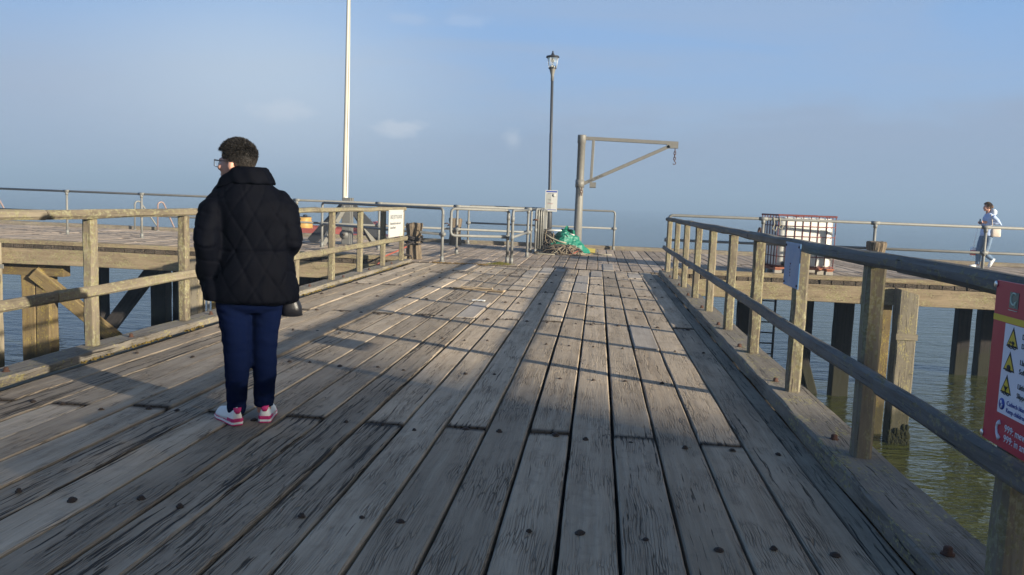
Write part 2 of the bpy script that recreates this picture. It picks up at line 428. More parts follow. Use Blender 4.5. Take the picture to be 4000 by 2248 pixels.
# ------------------------------------------------------------------ timber railings
def railing(label,posts,px,y0,y1,inner,mat,pz,mz,ends):
    t=thing('timber_railing',label,'railing')
    for y in posts:
        mb=MB(); mb.beam((px,y,pz),(px+U(-.006,.006),y,1.058),.088,.088,up=(0,1,0),segs=8,jit=.003,bev=.014); part(mb,'post',M['rail_left'],t)
    sgn=1 if inner>px else -1
    mb=MB(); cuts=[y0]+ends+[y1]
    for a,b in zip(cuts[:-1],cuts[1:]): mb.beam((px+sgn*.02,a+.004,1.093),(px+sgn*.02,b-.004,1.093),.098,.068,segs=max(4,int((b-a)/.5)),jit=.005,bev=.018,wob=.005)
    part(mb,'top_rail',mat,t)
    mb=MB()
    for a,b in zip(cuts[:-1],cuts[1:]): mb.beam((px+sgn*.075,a+.004+.05,mz),(px+sgn*.075,b-.004+.05,mz),.05,.082,segs=max(4,int((b-a)/.5)),jit=.004,bev=.016,wob=.004)
    part(mb,'mid_rail',mat,t)
    return t
railing('lichen covered timber railing along the left edge of the deck',PL,-3.90,1.2,16.4,-3.8,M['rail_left'],.06,.505,[5.45,11.2])
railing('grey timber railing along the right edge of the deck',PR,1.365,1.2,16.1,1.2,M['rail_right'],.10,.545,[3.75,7.35,11.9])
M['plate']=M['rust_dark']

# ------------------------------------------------------------------ head deck (cross pier)
HX0,HX1,HY0,HY1=-26.,18.,16.83,25.1
hd=MB()
x=HX0
while x<HX1:
    wdt=U(.215,.245)
    ys=[HY0]+sorted([U(19,22.5)])+[HY1-.02]
    for a,b in zip(ys[:-1],ys[1:]):
        plank_run(hd,x+wdt/2,a+.006,b-.006,wdt-U(.012,.025),tint=(U(.1,.9),U(.05,.8),U(0,1),1),segL=1.4)
    x+=wdt
tag(hd.build('pier_head_deck',M['deck_head']),kind='structure')
def solo(mb,name,mat,label,cat,group=None): return tag(mb.build(name,mat),label,cat,group)
for (a,b,lb) in ((HX0,-3.95,'timber kerb on near edge of the left pier head'),(1.5,HX1,'timber kerb on near edge of the right pier head')):
    mb=MB(); mb.beam((a,16.93,.047),(b,16.93,.047),.2,.092,segs=int((b-a)/1.2),jit=.006,bev=.01,tint=(.6,.3,.6,1)); solo(mb,'timber_kerb',M['beam'],lb,'kerb')
mb=MB(); mb.beam((HX0,25.0,.05),(HX1,25.0,.05),.24,.12,segs=30,jit=.007,bev=.012,tint=(.35,.4,.9,1)); solo(mb,'timber_kerb',M['kerb'],'long brown kerb timber on the far seaward edge of pier head','kerb')
for (a,b,lb) in ((HX0,-4.1,'deep lichen stained beam under near edge of left pier head'),(1.5,HX1,'deep tan timber beam under near edge of right pier head')):
    mb=MB()
    mb.beam((a,16.92,-.262),(b,16.92,-.262),.2,.345,segs=int((b-a)/.9),jit=.005,bev=.012,tint=(.6,.35,.6,1)); solo(mb,'edge_beam',M['beam'],lb,'beam')
mb=MB(); mb.beam((HX0,25.0,-.262),(HX1,25.0,-.262),.2,.345,segs=20,jit=.004); solo(mb,'edge_beam',M['dark_under'],'dark beam under far seaward edge of the pier head','beam')
ud=MB()
for yj in (19.,21.,23.): ud.beam((HX0,yj,-.26),(HX1,yj,-.26),.25,.33)
ud2=solo(ud,'deck_bearers',M['dark_under'],'dark timber bearers beneath the pier head deck','beam')

# piles: square timbers from below the water to the deck
def pile(label,x,y,w,d,zt,mat,z0=-4.0,group='timber piles under the pier',cat='pile',top=None):
    t=thing('timber_pile',label,cat,(x,y,0),0,group)
    mb=MB(); mb.beam((0,0,z0),(0,0,zt),w,d,up=(0,1,0),segs=10,jit=.008,bev=.02,tint=(U(.3,.8),U(.3,.8),U(0,1),1))
    if top:
        mb.v=[(a,b,c+(top*( a/w) if abs(c-zt)<.05 else 0)) for a,b,c in mb.v]
    part(mb,'shaft',mat,t)
    return t
big=pile('pale square fender pile in front of the right beam',6.02,16.62,.36,.34,-.13,M['pile_pale'],top=-.10)
mb=MB(); mb.beam((-.20,-.175,-1.0),(.20,-.175,-1.0),.03,.12,bev=.006); part(mb,'cleat',M['pile_pale'],big)
wg=MB()
for q in range(260):
    a=U(-.19,.19); zz=-3.2+abs(random.gauss(0,.16))
    wg.ell((a,-.18,zz),(U(.02,.05),U(.01,.03),U(.03,.08)),nu=6,nv=4)
M['weed']=simple('dark_seaweed',(.018,.019,.009),.95,0,.5,40.,spec=.1)
part(wg,'seaweed',M['weed'],big)
pile('reddish brown pile just left of pale fender pile',5.78,17.25,.32,.3,-.45,M['pile_brown'])
pile('dark pile behind the right railing, in front of ladder',3.72,20.9,.30,.3,-.45,M['pile_dark'])
pile('slim dark pile just right of blue sign post',4.98,20.9,.22,.25,-.45,M['pile_dark'])
pile('slim dark pile hidden partly by blue sign post',5.28,20.95,.22,.25,-.45,M['pile_dark'])
pile('wide dark pile between the blue sign and big railing post',6.06,20.7,.40,.36,-.45,M['pile_dark'])
pile('left of two thin dark piles beside the red sign',10.45,24.5,.36,.34,-.45,M['pile_dark'])
pile('right of two thin dark piles beside the red sign',11.1,24.5,.42,.36,-.45,M['pile_dark'])
pile('pile under far right part of pier head',8.0,24.6,.36,.34,-.45,M['pile_dark'])
pile('pale pile overlapping left beam at picture edge',-13.1,16.62,.42,.34,.02,M['pile_pale'])
pile('orange brown left half of paired piles',-12.50,17.2,.33,.32,-.70,M['pile_brown'])
pile('orange brown right half of paired piles under brace',-12.16,17.2,.33,.32,-.72,M['pile_brown'])
pile('dark round looking pile behind paired brown piles',-17.3,24.5,.42,.4,-.45,M['pile_dark'])
pile('dark pile where two braces meet at left',-12.72,20.0,.40,.36,-.45,M['pile_dark'])
pile('wide dark pile right of the slanting dark brace',-13.5,24.5,.50,.4,-.45,M['pile_dark'])
pile('dark pile behind second left railing post',-11.5,22.,.40,.36,-.45,M['pile_dark'])
pile('broad yellowish fender pile seen left of the woman',-8.43,16.62,.36,.34,-.16,M['pile_pale'])
pile('narrow red brown pile beside thin pipe left of woman',-8.17,17.1,.14,.2,-.45,M['pile_brown'])
for xx,yy in ((-6.3,17.6),(-5.2,18.4),(-4.3,17.4)):
    pile('dark pile in the shade where left head joins the approach',xx,yy,.42,.4,-.45,M['pile_dark'],group='dark piles at the junction')
mb=MB(); mb.beam((-8.0,17.75,-1.3),(-3.9,17.75,-1.3),.3,1.5,segs=6,jit=.01); solo(mb,'shade_facing',M['dark_under'],'added dark facing that fills the shade below left beam at junction','facing')  # added dark board standing in for the under-deck shade
def brace(label,a,b,w,h,mat):
    mb=MB(); mb.beam(a,b,w,h,up=(0,1,0),segs=4,jit=.006,bev=.015); return solo(mb,'timber_brace',mat,label,'brace','slanting braces between piles')
brace('sunlit ochre brace slanting down from paired brown piles',(-12.3,16.98,-.62),(-10.75,17.6,-2.15),.30,.16,M['pile_brown'])
brace('dark brace slanting up right from meeting point of braces',(-12.65,19.9,-2.65),(-10.95,19.9,-.45),.34,.16,M['pile_dark'])
brace('short dark raking brace at water right of blue sign',(4.95,20.7,-1.5),(5.55,20.7,-3.4),.22,.16,M['pile_dark'])
brace('dark brace running down behind the red sign',(10.9,24.3,-.5),(12.9,24.3,-3.4),.36,.2,M['pile_dark'])
mb=MB(); mb.beam((-13.3,17.15,-.57),(-11.65,17.15,-.57),.26,.26,jit=.004); cb=solo(mb,'corbel_beam',M['pile_brown'],'short corbel timber under left beam above paired piles','beam')
mb=MB(); mb.beam((-13.36,16.43,-.47),(-12.6,16.43,-.47),.02,.09,bev=.003); st=solo(mb,'steel_strap',M['galv'],'bolted grey steel strap across pale pile at picture edge','strap')
for xx in (-13.1,-12.95,-12.75):
    b=MB(); b.ell((xx,16.415,-.47),(.022,.012,.022),nu=8,nv=6); part(b,'bolt',M['rust'],st)
mb=MB(); mb.tube([(-8.10,16.6,-4),(-8.10,16.6,-.6)],.028); solo(mb,'pipe',M['galv'],'thin pale pipe running down beside the fender pile left of woman','pipe')

# ladders
def rung_ladder():
    t=thing('boat_ladder','dark steel ladder with rusty hoop going down to water at right','ladder')
    for xx in (4.98,5.40):
        mb=MB(); mb.tube([(xx,25.22,-4),(xx,25.22,.12)],.035); part(mb,'stile',M['dark_steel'],t)
    for i in range(13):
        mb=MB(); mb.tube([(4.98,25.22,-3.9+i*.32),(5.40,25.22,-3.9+i*.32)],.022,8); part(mb,'rung',M['dark_steel'],t)
    for xx in (4.775,5.25):
        mb=MB(); pts=[(xx,25.22,.0),(xx,25.22,.60)]+[(xx+.02*math.cos(a)-.0,25.12-.1*math.cos(a),.62+.2*math.sin(a)) for a in [math.pi*q/8 for q in range(9)]][::-1]+[(xx,25.02,.1)]
        mb.tube(pts,.03,8); part(mb,'hoop',M['rust'],t)
rung_ladder()
def hoop_ladder(label,xa,dx,grp='hooped ladder handrails on the far edge'):
    t=thing('ladder_handrail',label,'ladder handrail',(0,0,0),0,grp)
    for i,xx in enumerate((xa,xa+dx)):
        mb=MB()
        top=.90
        pts=[(xx,24.75,.0),(xx+.01,24.75,top-.09)]+[(xx+.02+.055*(1-math.cos(a)),24.75+.08*(1-math.cos(a)),top-.09+.09*math.sin(a)) for a in (.4,.8,1.2,1.57,1.95,2.35,2.75)]+[(xx+.45-(.2 if i else 0),25.3,.10),(xx+.5-(.2 if i else 0),25.36,-.2)]
        mb.tube(pts,.026,8); part(mb,'hoop',M['galv'] if i==0 else M['hoop2'],t)
        f=MB(); f.lathe([(.06,.0),(.06,.015),(.03,.02)],(xx,24.75,.0),10); part(f,'foot_plate',M['galv'],t)
M['hoop2']=simple('pinkish_worn_steel',(.26,.19,.175),.55,.2,.3,20.)
hoop_ladder('pair of hooped steel ladder handrails on far edge behind left railing',-14.5,.76)
hoop_ladder('reddish hooped ladder handrail on far edge at left picture border',-19.95,.6)

# ------------------------------------------------------------------ galvanised tube rails
RT=.030
def bend(pts,r=.09,n=5):
    """round the corners of a polyline"""
    P=[Vector(p) for p in pts]; out=[P[0]]
    for i in range(1,len(P)-1):
        a=(P[i-1]-P[i]); b=(P[i+1]-P[i]); rr=min(r,a.length*.45,b.length*.45)
        p0=P[i]+a.normalized()*rr; p2=P[i]+b.normalized()*rr
        for q in range(n+1):
            t=q/n; out.append(p0*(1-t)**2+P[i]*2*t*(1-t)+p2*t*t)
    out.append(P[-1]); return out
def fit(mb,p,axis='x',L=.10,r=RT*1.32):
    d={'x':Vector((1,0,0)),'y':Vector((0,1,0)),'z':Vector((0,0,1))}[axis] if isinstance(axis,str) else Vector(axis).normalized()
    p=Vector(p); mb.tube([p-d*L/2,p+d*L/2],r,10)
def tube_rail(label,a,b,posts,zt,zm,start_elbow=False,end_elbow=False,cat='railing',zb=0.):
    t=thing('tube_railing',label,cat)
    a=Vector(a);b=Vector(b); d=(b-a); dn=d.normalized()
    up=Vector((0,0,1))
    pts=[a+up*zt,b+up*zt]
    if start_elbow: pts=[a+up*zb]+pts
    if end_elbow: pts=pts+[b+up*zb]
    mb=MB(); mb.tube(bend(pts),RT,10); part(mb,'top_rail',M['galv'],t)
    mb=MB(); mb.tube([a+up*zm,b+up*zm],RT*.95,10); part(mb,'mid_rail',M['galv'],t)
    for f in posts:
        p=a+d*f
        mb=MB()
        el=(start_elbow and f==0) or (end_elbow and f==1)
        mb.tube([p+up*zb,p+up*(zt-(.12 if el else 0))],RT*(1.03 if el else 1.),10)
        fit(mb,p+up*zm,dn,.14); fit(mb,p+up*zm,'z',.12); fit(mb,p+up*(zb+.06),'z',.12,RT*1.4)
        if not((start_elbow and f==0) or (end_elbow and f==1)): fit(mb,p+up*zt,dn,.16); fit(mb,p+up*(zt-.06),'z',.08)
        mb.lathe([(.07,zb),(.07,zb+.012),(.04,zb+.014)],(p.x,p.y,0),12)
        part(mb,'post',M['galv'],t)
    return t
# A: long rail across the left head
A0=Vector((-19.,21.4,0)); A1=Vector((-1.66,19.84,0))
fr=[(xx-A0.x)/(A1.x-A0.x) for xx in (-16.4,-14.2,-11.97,-9.75,-7.6,-5.41,-3.41,-1.66)]
tube_rail('long galvanised tube railing running across the left pier head',A0,A1,fr,1.155,.60)
tube_rail('galvanised tube railing slanting from flagpole to the near gate',(-6.87,20.19,0),(-3.22,17.1,0),[0,1],1.12,.585,True,True)
def gate(label):
    t=thing('tube_gate',label,'gate')
    mb=MB(); mb.tube(bend([(-1.99,17.62,1.125),(-3.06,17.18,1.125),(-3.06,17.18,.56),(-1.99,17.62,.56)],.10),RT,10); part(mb,'frame',M['galv'],t)
    mb=MB(); mb.tube(bend([(-2.05,17.60,1.125),(-1.90,17.66,1.125),(-1.90,17.66,0)],.09),RT*1.05,10)
    for z in (.56,.98,.06): fit(mb,(-1.90,17.66,z),'z',.12)
    fit(mb,(-1.98,17.63,.56),(1,.4,0),.12); part(mb,'hinge_post',M['galv'],t)
    mb=MB(); mb.tube([(-3.2,17.13,.80),(-3.13,17.1,.82),(-3.08,17.16,.78),(-3.14,17.2,.76)],.012,6); part(mb,'latch',M['rust'],t)
gate('low tube gate between near post and mossy hinge post')
t=thing('tube_railing','short galvanised tube railing going back from mossy post','railing')
mb=MB(); mb.tube(bend([(-1.79,17.5,0),(-1.79,17.5,1.13),(-1.66,19.7,1.13)],.1),RT*1.05,10)
for z in (.56,.95,.06): fit(mb,(-1.79,17.5,z),'z',.12)
part(mb,'top_rail',M['galv'],t)
mb=MB(); mb.tube([(-1.79,17.5,.56),(-1.66,19.7,.60)],RT,10); fit(mb,(-1.79,17.55,.56),'y',.14); part(mb,'mid_rail',M['galv'],t)
t=thing('tube_railing','two galvanised posts with rusty clamp beside folded barriers','railing')
for xx,yy,zz in ((-1.74,21.8,1.13),(-1.60,21.6,1.15)):
    mb=MB(); mb.tube(bend([(xx,yy,0),(xx,yy,zz),(xx+.1,yy+.9,zz)],.09),RT,10); fit(mb,(xx,yy,.6),'z',.1); fit(mb,(xx,yy,.06),'z',.1); part(mb,'post',M['galv'],t)
mb=MB(); mb.tube([(-1.67,21.55,.86),(-1.62,21.5,.88),(-1.55,21.55,.87),(-1.6,21.62,.86)],.02,8); part(mb,'clamp',M['rust'],t)
tube_rail('galvanised tube railing on far edge behind the crane',(-3.88,24.78,0),(.50,24.78,0),[0,1],1.15,.64,True,True)
tube_rail('pale galvanised tube railing along near edge of right pier head',(1.45,17.22,0),(13.6,17.22,0),[0,.155,.335,.508,.68,.86],1.16,.655,True,False)

# folded barrier panels between rail and lamp post
for i,(xx,yy,hh) in enumerate(((-1.62,21.9,1.12),(-1.56,21.95,1.15),(-1.50,22.0,1.13),(-1.45,22.05,1.12))):
    lb=['foremost folded steel barrier panel beside the tarpaulin','second folded barrier panel in the stack beside tarpaulin','third folded barrier panel in the stack beside tarpaulin','rear folded barrier panel nearest to the lamp post'][i]
    t=thing('barrier_panel',lb,'barrier',(xx,yy,0),0,'folded barrier panels')
    mb=MB(); mb.tube(bend([(0,0,.05),(0,0,hh),(.02,1.2,hh),(.02,1.2,.05),(0,0,.05)],.1),.026,8); part(mb,'frame',M['barrier'],t)
    mb=MB()
    for q in range(1,8): mb.tube([(0.002*q,q*.15,.06),(0.002*q,q*.15,hh-.02)],.011,6)
    part(mb,'bars',M['barrier'],t)
    mb=MB(); mb.beam((0,.05,.55),(.02,1.15,.55),.018,.85,bev=.003,tint=(.5,.3,.5,1)); part(mb,'infill_sheet',M['barrier'],t)
    mb=MB(); mb.tube([(-.0,.1,.12),(.16,-.25,.01)],.018,6); part(mb,'foot',M['barrier'],t)

# ------------------------------------------------------------------ lamp post
t=thing('lamp_post','tall slim lamp post with clear tapered lantern behind the tarpaulin','lamp post',(-1.385,24.0,0))
mb=MB(); mb.lathe([(.085,0),(.085,1.12),(.075,1.2),(.047,1.26),(.046,3.3),(.041,3.31),(.040,4.78)],n=16); o=part(mb,'pole',M['lamp_steel'],t)
mb=MB(); mb.lathe([(.043,4.78),(.045,4.95),(.085,5.10),(.09,5.12)],n=16); part(mb,'neck',M['galv_crane'],t)
mb=MB(); mb.lathe([(.11,5.12),(.115,5.13),(.112,5.15),(.05,5.16)],n=20); part(mb,'collar',M['dark_steel'],t)
mb=MB(); mb.lathe([(.105,5.155),(.155,5.44)],n=20); lg=part(mb,'lantern_glass',M['glass'],t)
mb=MB(); mb.lathe([(.07,5.16),(.05,5.22),(.012,5.23),(.012,5.30),(.035,5.31),(.04,5.37),(.02,5.41)],n=14); part(mb,'bulb',M['white'],t)
for q in range(3):
    a=2.1*q-1.9; mb=MB(); mb.tube([(.108*math.cos(a),.108*math.sin(a),5.15),(.158*math.cos(a),.158*math.sin(a),5.45)],.008,6); part(mb,'stay',M['white'],t)
mb=MB(); mb.lathe([(.185,5.43),(.19,5.45),(.18,5.475),(.06,5.50),(.035,5.54),(.035,5.56),(.018,5.57),(.024,5.60),(.01,5.62)],n=24); part(mb,'cap',M['dark_steel'],t)
t.rotation_euler=(0,R(-1.1),0)

def text(body,size,mat,parent,loc,rot,name='lettering',align='LEFT',ext=.0012,sx=1.):
    cu=bpy.data.curves.new('txt','FONT'); cu.body=body; cu.size=size; cu.extrude=ext; cu.align_x=align; cu.resolution_u=2
    o=bpy.data.objects.new('txt',cu); C.objects.link(o)
    dg=bpy.context.evaluated_depsgraph_get(); dg.update()
    me=bpy.data.meshes.new_from_object(o.evaluated_get(dg)); bpy.data.objects.remove(o)
    me.materials.clear(); me.materials.append(mat)
    o=bpy.data.objects.new(name,me); C.objects.link(o); o.parent=parent; o.location=loc; o.rotation_euler=rot; o.scale=(sx,1,1)
    return o
FACE_CAM=(R(90),0,0)            # faces -Y
FACE_XM=(R(90),0,R(-90))        # faces -X, text runs towards -Y
FACE_XP=(R(90),0,R(90))         # faces +X, text runs towards +Y

# paper notice tied to the lamp post
t=thing('paper_notice','white paper notice in a plastic sleeve tied to the lamp post','notice',(-1.355,23.88,1.385))
mb=MB(); mb.box((-.175,-.004,-.305),(.175,.004,.305),bev=.002); part(mb,'sheet',M['notice'],t)
mb=MB(); mb.box((-.15,-.0072,.245),(.16,-.0045,.285),bev=.0005); part(mb,'blue_band',M['blue_ink'],t); mb=MB(); mb.box((-.14,-.0072,-.262),(.15,-.0045,-.245),bev=.0005); part(mb,'blue_band',M['blue_ink'],t)
M['grey_sheet']=simple('grey_print',(.34,.35,.335),.5)
mb=MB(); mb.box((-.145,-.0062,-.23),(.0,-.0045,.22),bev=.0005); part(mb,'grey_panel',M['grey_sheet'],t)
mb=MB(); mb.lathe([(.05,0),(.05,.002)],(0,0,0),20); o=part(mb,'seal',M['grey_sheet'],t); o.location=(.07,-.0055,.16); o.rotation_euler=(R(90),0,0)
for i,(z,s,m_) in enumerate(((.205,.026,'ink'),(.02,.03,'ink_dark'),(-.05,.018,'ink'),(-.085,.026,'red_sign'))):
    text(['Notice to users','Harbour','of the pier','No swimming'][i],s,M[m_],t,(-.1,-.0075,z),FACE_CAM)

# ------------------------------------------------------------------ davit crane
t=thing('davit_crane','grey steel davit crane with triangular jib and hanging chain','crane',(-.56,24.0,0))
mb=MB(); mb.lathe([(.20,0),(.20,.02),(.125,.025),(.108,1.78),(.108,3.05),(.122,3.06),(.122,3.27),(.115,3.29)],n=24); part(mb,'post',M['galv_crane'],t)
mb=MB(); mb.lathe([(.125,1.80),(.130,1.80),(.130,2.02),(.125,2.02)],n=24); part(mb,'collar',M['galv_crane'],t)
mb=MB(); mb.beam((.05,0,3.20),(2.72,0,3.13),.09,.10,bev=.008); mb.beam((2.4,0,3.055),(2.72,0,3.055),.088,.14,bev=.01); part(mb,'top_arm',M['galv_crane'],t)
mb=MB(); mb.beam((.315,0,1.98),(.335,0,3.16),.08,.085,up=(0,1,0),bev=.008); part(mb,'upright',M['galv_crane'],t)
mb=MB(); mb.beam((.08,0,1.90),(2.48,0,3.045),.088,.095,bev=.008); stt=part(mb,'strut',M['galv_crane'],t)
mb=MB(); mb.box((.28,-.05,1.80),(.46,.05,1.96),bev=.02); part(mb,'bracket',M['galv_crane'],t)
ang=-math.atan2(1.145,2.4)
text('SWL 200 KG',.075,M['ink_dark'],t,(.24,-.046,1.945),(R(90),ang,0),ext=.001,sx=1.15)
ch=thing('lifting_chain','short rusty chain with hook hanging from the end of crane jib','chain',(-.56+2.64,24.0,2.98))
for i in range(4):
    mb=MB(); zc=-.05-i*.075
    pts=[(0.028*math.sin(a)*(1 if i%2 else 0),0.028*math.sin(a)*(0 if i%2 else 1),zc+.05*math.cos(a)) for a in [2*math.pi*q/12 for q in range(13)]]
    mb.tube(pts,.012,6,cap=False); part(mb,'link',M['rust'],ch)
mb=MB(); mb.tube([(0,0,-.30),(0,0,-.36)]+[(.04*math.sin(a),0,-.40+.04*math.cos(a)) for a in [.3+q*.45 for q in range(10)]],.012,6); part(mb,'hook',M['rust'],ch)
sh=thing('chain_shackle','small rusty chain and shackle on collar of the crane post','chain',(-.5,23.86,1.80))
for i in range(3):
    mb=MB(); pts=[(0.03*math.sin(a)*(1 if i%2 else .4),0.02*math.sin(a)-.02,-.05-i*.07+.045*math.cos(a)) for a in [2*math.pi*q/10 for q in range(11)]]
    mb.tube(pts,.01,6,cap=False); part(mb,'link',M['rust'],sh)

# ------------------------------------------------------------------ flagpole with tabernacle
t=thing('flagpole','tall cream flagpole standing against its grey base on left pier head','flagpole',(-6.87,22.05,0))
mb=MB(); mb.tube([(0,0,.5),(0.0,0,1.2),(.01,0,4.),(.01,0,6.5),(.01,0,9.5)],[.083,.080,.066,.050,.034],16); part(mb,'pole',M['pole'],t)
mb=MB(); mb.tube([(.06,-.075,1.3),(.065,-.06,4.),(.07,-.05,6.5),(.06,-.04,9.3)],.006,6); part(mb,'halyard',M['rope_pale'],t)
tb=thing('pole_tabernacle','grey steel tabernacle with four sloping struts holding the flagpole','tabernacle',(-6.75,21.8,0))
M['tab']=simple('grey_tabernacle_paint',(.13,.13,.126),.6,.1,.15,10.)
M['tab_dark']=simple('dark_grey_strut_paint',(.04,.043,.05),.6,.1,.15,10.)
mb=MB(); mb.beam((0.03,0,0),(0.03,0,1.26),.24,.22,up=(0,1,0),bev=.01); mb.tube([(-.02,-.13,.27),(-.02,-.10,.27)],.12,16); part(mb,'post',M['tab'],tb)
mb=MB(); mb.beam((.17,-.02,0),(.17,-.02,1.26),.03,.16,up=(0,1,0),bev=.004); part(mb,'cheek_plate',M['tab'],tb)
for (a,b,w,m_) in (((-.05,.05,1.05),(-1.05,.25,.02),.26,'tab_dark'),((.1,.05,1.05),(1.10,.2,.02),.26,'tab_dark'),((-.03,-.1,1.0),(-.33,-.95,.02),.14,'galv_crane'),((.12,.1,1.0),(.5,.95,.02),.14,'galv_crane')):
    mb=MB(); mb.beam(a,b,.10,w,bev=.008); part(mb,'strut',M[m_],tb)
mb=MB(); mb.box((-1.2,-.15,0.001),(1.25,.35,.02),bev=.003); part(mb,'base_plate',M['tab_dark'],tb)
mb=MB(); mb.tube([(-.05,-.13,.27),(.0,-.16,.27)],.03,8); part(mb,'pin',M['rust_dark'],tb)

# ------------------------------------------------------------------ bollards
def bollard(label,x,y,r,h,rot=0,z0=-.02):
    t=thing('timber_bollard',label,'bollard',(x,y,z0),0)
    mb=MB(); n=26; vs=[];gs=[]; lv=[0,.15,.3,.42,.5,.6,.7,.8,.9,.97,1.]
    prof=[1.12,1.06,1.0,.95,.93,.93,.97,1.05,1.13,1.14,1.08]
    ph=[U(-.13,.13) for _ in range(n)]
    for i,(l,p) in enumerate(zip(lv,prof)):
        for k in range(n):
            a=2*math.pi*k/n; rr=r*p*(1+ph[k]*.8+U(-.02,.02))
            vs.append((rr*math.cos(a),rr*math.sin(a),h*l+(U(-.035,.02) if i==len(lv)-1 else 0))); gs.append((h*l,a*r,ph[k]))
    fs=[]
    for i in range(len(lv)-1):
        for k in range(n): k2=(k+1)%n; fs.append((i*n+k,i*n+k2,(i+1)*n+k2,(i+1)*n+k))
    fs.append(tuple((len(lv)-1)*n+k for k in range(n)))
    mb.add(vs,fs,gs,(.5,.9,.6,1)); part(mb,'stump',M['bollard'],t)
    return t
bollard('split timber bollard with dark rope round its neck',-3.94,17.62,.155,.80)
bollard('split timber bollard standing behind the tube gate',-4.13,23.95,.165,.80)
bollard('timber bollard head rising behind the right railing',5.49,16.98,.165,.82)
t=thing('mooring_rope','dark mooring rope looped round the bollard neck by the left railing','rope',(-3.94,17.62,0))
mb=MB()
for zz,rr in ((.44,.175),(.475,.18),(.36,.18)):
    mb.tube([(rr*math.cos(a),rr*math.sin(a),zz+.03*math.sin(a*2)) for a in [2*math.pi*q/20 for q in range(21)]],.021,8,cap=False)
part(mb,'loop',M['rope_dark'],t)
mb=MB(); mb.tube([(.17,-.08,.46),(0,-.2,.36),(-.2,-.2,.28),(-.26,-.18,.20),(-.22,-.2,.05),(-.1,-.2,.03)],.022,8)
mb.tube([(-.2,-.1,.42),(-.26,-.15,.3),(-.17,-.22,.2),(-.2,-.22,.1),(0,-.24,.08),(.02,-.24,.02)],.02,8); part(mb,'tail',M['rope_dark'],t)
mb=MB(); mb.tube([(-4.05,17.40,.27),(-4.25,17.2,.16),(-4.34,16.75,.10),(-4.40,16.55,-.02),(-4.45,16.3,-.12),(-4.7,15.9,-.5),(-5.2,15.2,-1.4),(-5.8,14.,-3.3)],[.017]*8,8); solo(mb,'mooring_rope',M['rope_red'],'red rope running from the bollard over the pier edge','rope')

# ------------------------------------------------------------------ rope heap and tarpaulin
def tarp():
    t=thing('tarpaulin','crumpled green tarpaulin heaped over ropes below the crane','tarpaulin',(-.80,22.55,0))
    n=46; mm=22; vs=[];gs=[]
    import mathutils.noise as mn
    for i in range(mm+1):
        f=i/mm
        for k in range(n):
            a=2*math.pi*k/n
            q=1-f; x=.66*q*math.cos(a)-.03; y=.52*q*math.sin(a); z=.58*(1-q**3.0)*(1-.30*max(0,math.cos(a))*q)
            z=max(z,.0)
            # rucked peak to the upper left of centre
            pk=math.exp(-((x+.02)**2+(y)**2)/.03); z+=.04*pk
            p=Vector((x*3.,y*3.,z*3.+5))
            d=mn.noise(p*1.3)*.09+abs(mn.noise(p*3.1))*-.06+abs(mn.noise(p*6.3+Vector((3,1,2))))*-.035
            nv=Vector((math.cos(a),math.sin(a),.6)).normalized()
            vs.append((x+nv.x*d,y+nv.y*d,max(.01,z+nv.z*d))); gs.append((x,y,z))
    fs=[]
    for i in range(mm):
        for k in range(n):
            k2=(k+1)%n; fs.append((i*n+k,i*n+k2,(i+1)*n+k2,(i+1)*n+k))
    mb=MB(); mb.add(vs,fs,gs); part(mb,'sheet',M['tarp'],t)
    # crumpled top flap
    mb=MB(); vs=[]
    for i in range(9):
        for j in range(9):
            x=-.20+.05*i; y=-.14+.03*j; z=.58+.17*math.exp(-((i-3.5)/3)**2)*(.7+.3*math.sin(i*2.1+j))+U(-.02,.02)
            vs.append((x,y+.05*math.sin(i*1.7),z*(1-.03*j)))
    fs=[(i*9+j,(i+1)*9+j,(i+1)*9+j+1,i*9+j+1) for i in range(8) for j in range(8)]
    mb.add(vs,fs); part(mb,'flap',M['tarp'],t)
    mb=MB(); mb.tube([(-.62,-.42,.52),(-.42,-.50,.40),(-.2,-.56,.32),(-.0,-.58,.28)],.022,6); part(mb,'tie',M['rope_pale'],t)
    mb=MB(); mb.tube([(-.62,-.3,.57),(-.4,-.32,.60),(-.15,-.34,.60)],.022,6); mb.tube([(.05,-.38,.53),(.2,-.42,.49)],.018,6); part(mb,'tie',M['white'],t)
tarp()
def rope_heap(name,label,cx,cy,rx,ry,hz,mats,n,r0):
    t=thing(name,label,'rope heap',(cx,cy,0))
    for mi,(mt,cnt) in enumerate(mats):
        mb=MB()
        for q in range(cnt):
            c0=Vector((U(-.6,.6)*rx,U(-.5,.5)*ry,0)); a0=U(0,6.3); L=int(U(14,26)); pts=[]
            ra=U(.25,.75)*rx; rb=U(.25,.8)*ry; wob=U(-.4,.4); zb=U(.02,1.)
            for s_ in range(L):
                a=a0+s_*.27
                x=c0.x+ra*math.cos(a)+.05*math.sin(a*2.7+wob*9); y=c0.y+rb*math.sin(a)+.04*math.cos(a*3.1)
                e=max(0,1-(x/rx)**2-(y/ry)**2)
                z=.02+hz*zb*math.sqrt(e)+.02*math.sin(a*2+q)
                pts.append((x,y,max(.012,z)))
            mb.tube(pts,r0*U(.75,1.2),6)
        part(mb,'rope_coil',mt,t)
rope_heap('rope_heap','tangled heap of tan and orange ropes in front of the tarpaulin',-.88,21.55,.58,.30,.24,[(M['rope'],60),(M['rope_dark'],26),(M['rope_red'],6),(M['rope_pale'],12)],0,.0095)
rope_heap('rope_heap','coiled dark ropes between the lamp post and the tarpaulin',-1.30,22.35,.26,.42,.66,[(M['rope_dark'],30),(M['rope'],12)],0,.011)
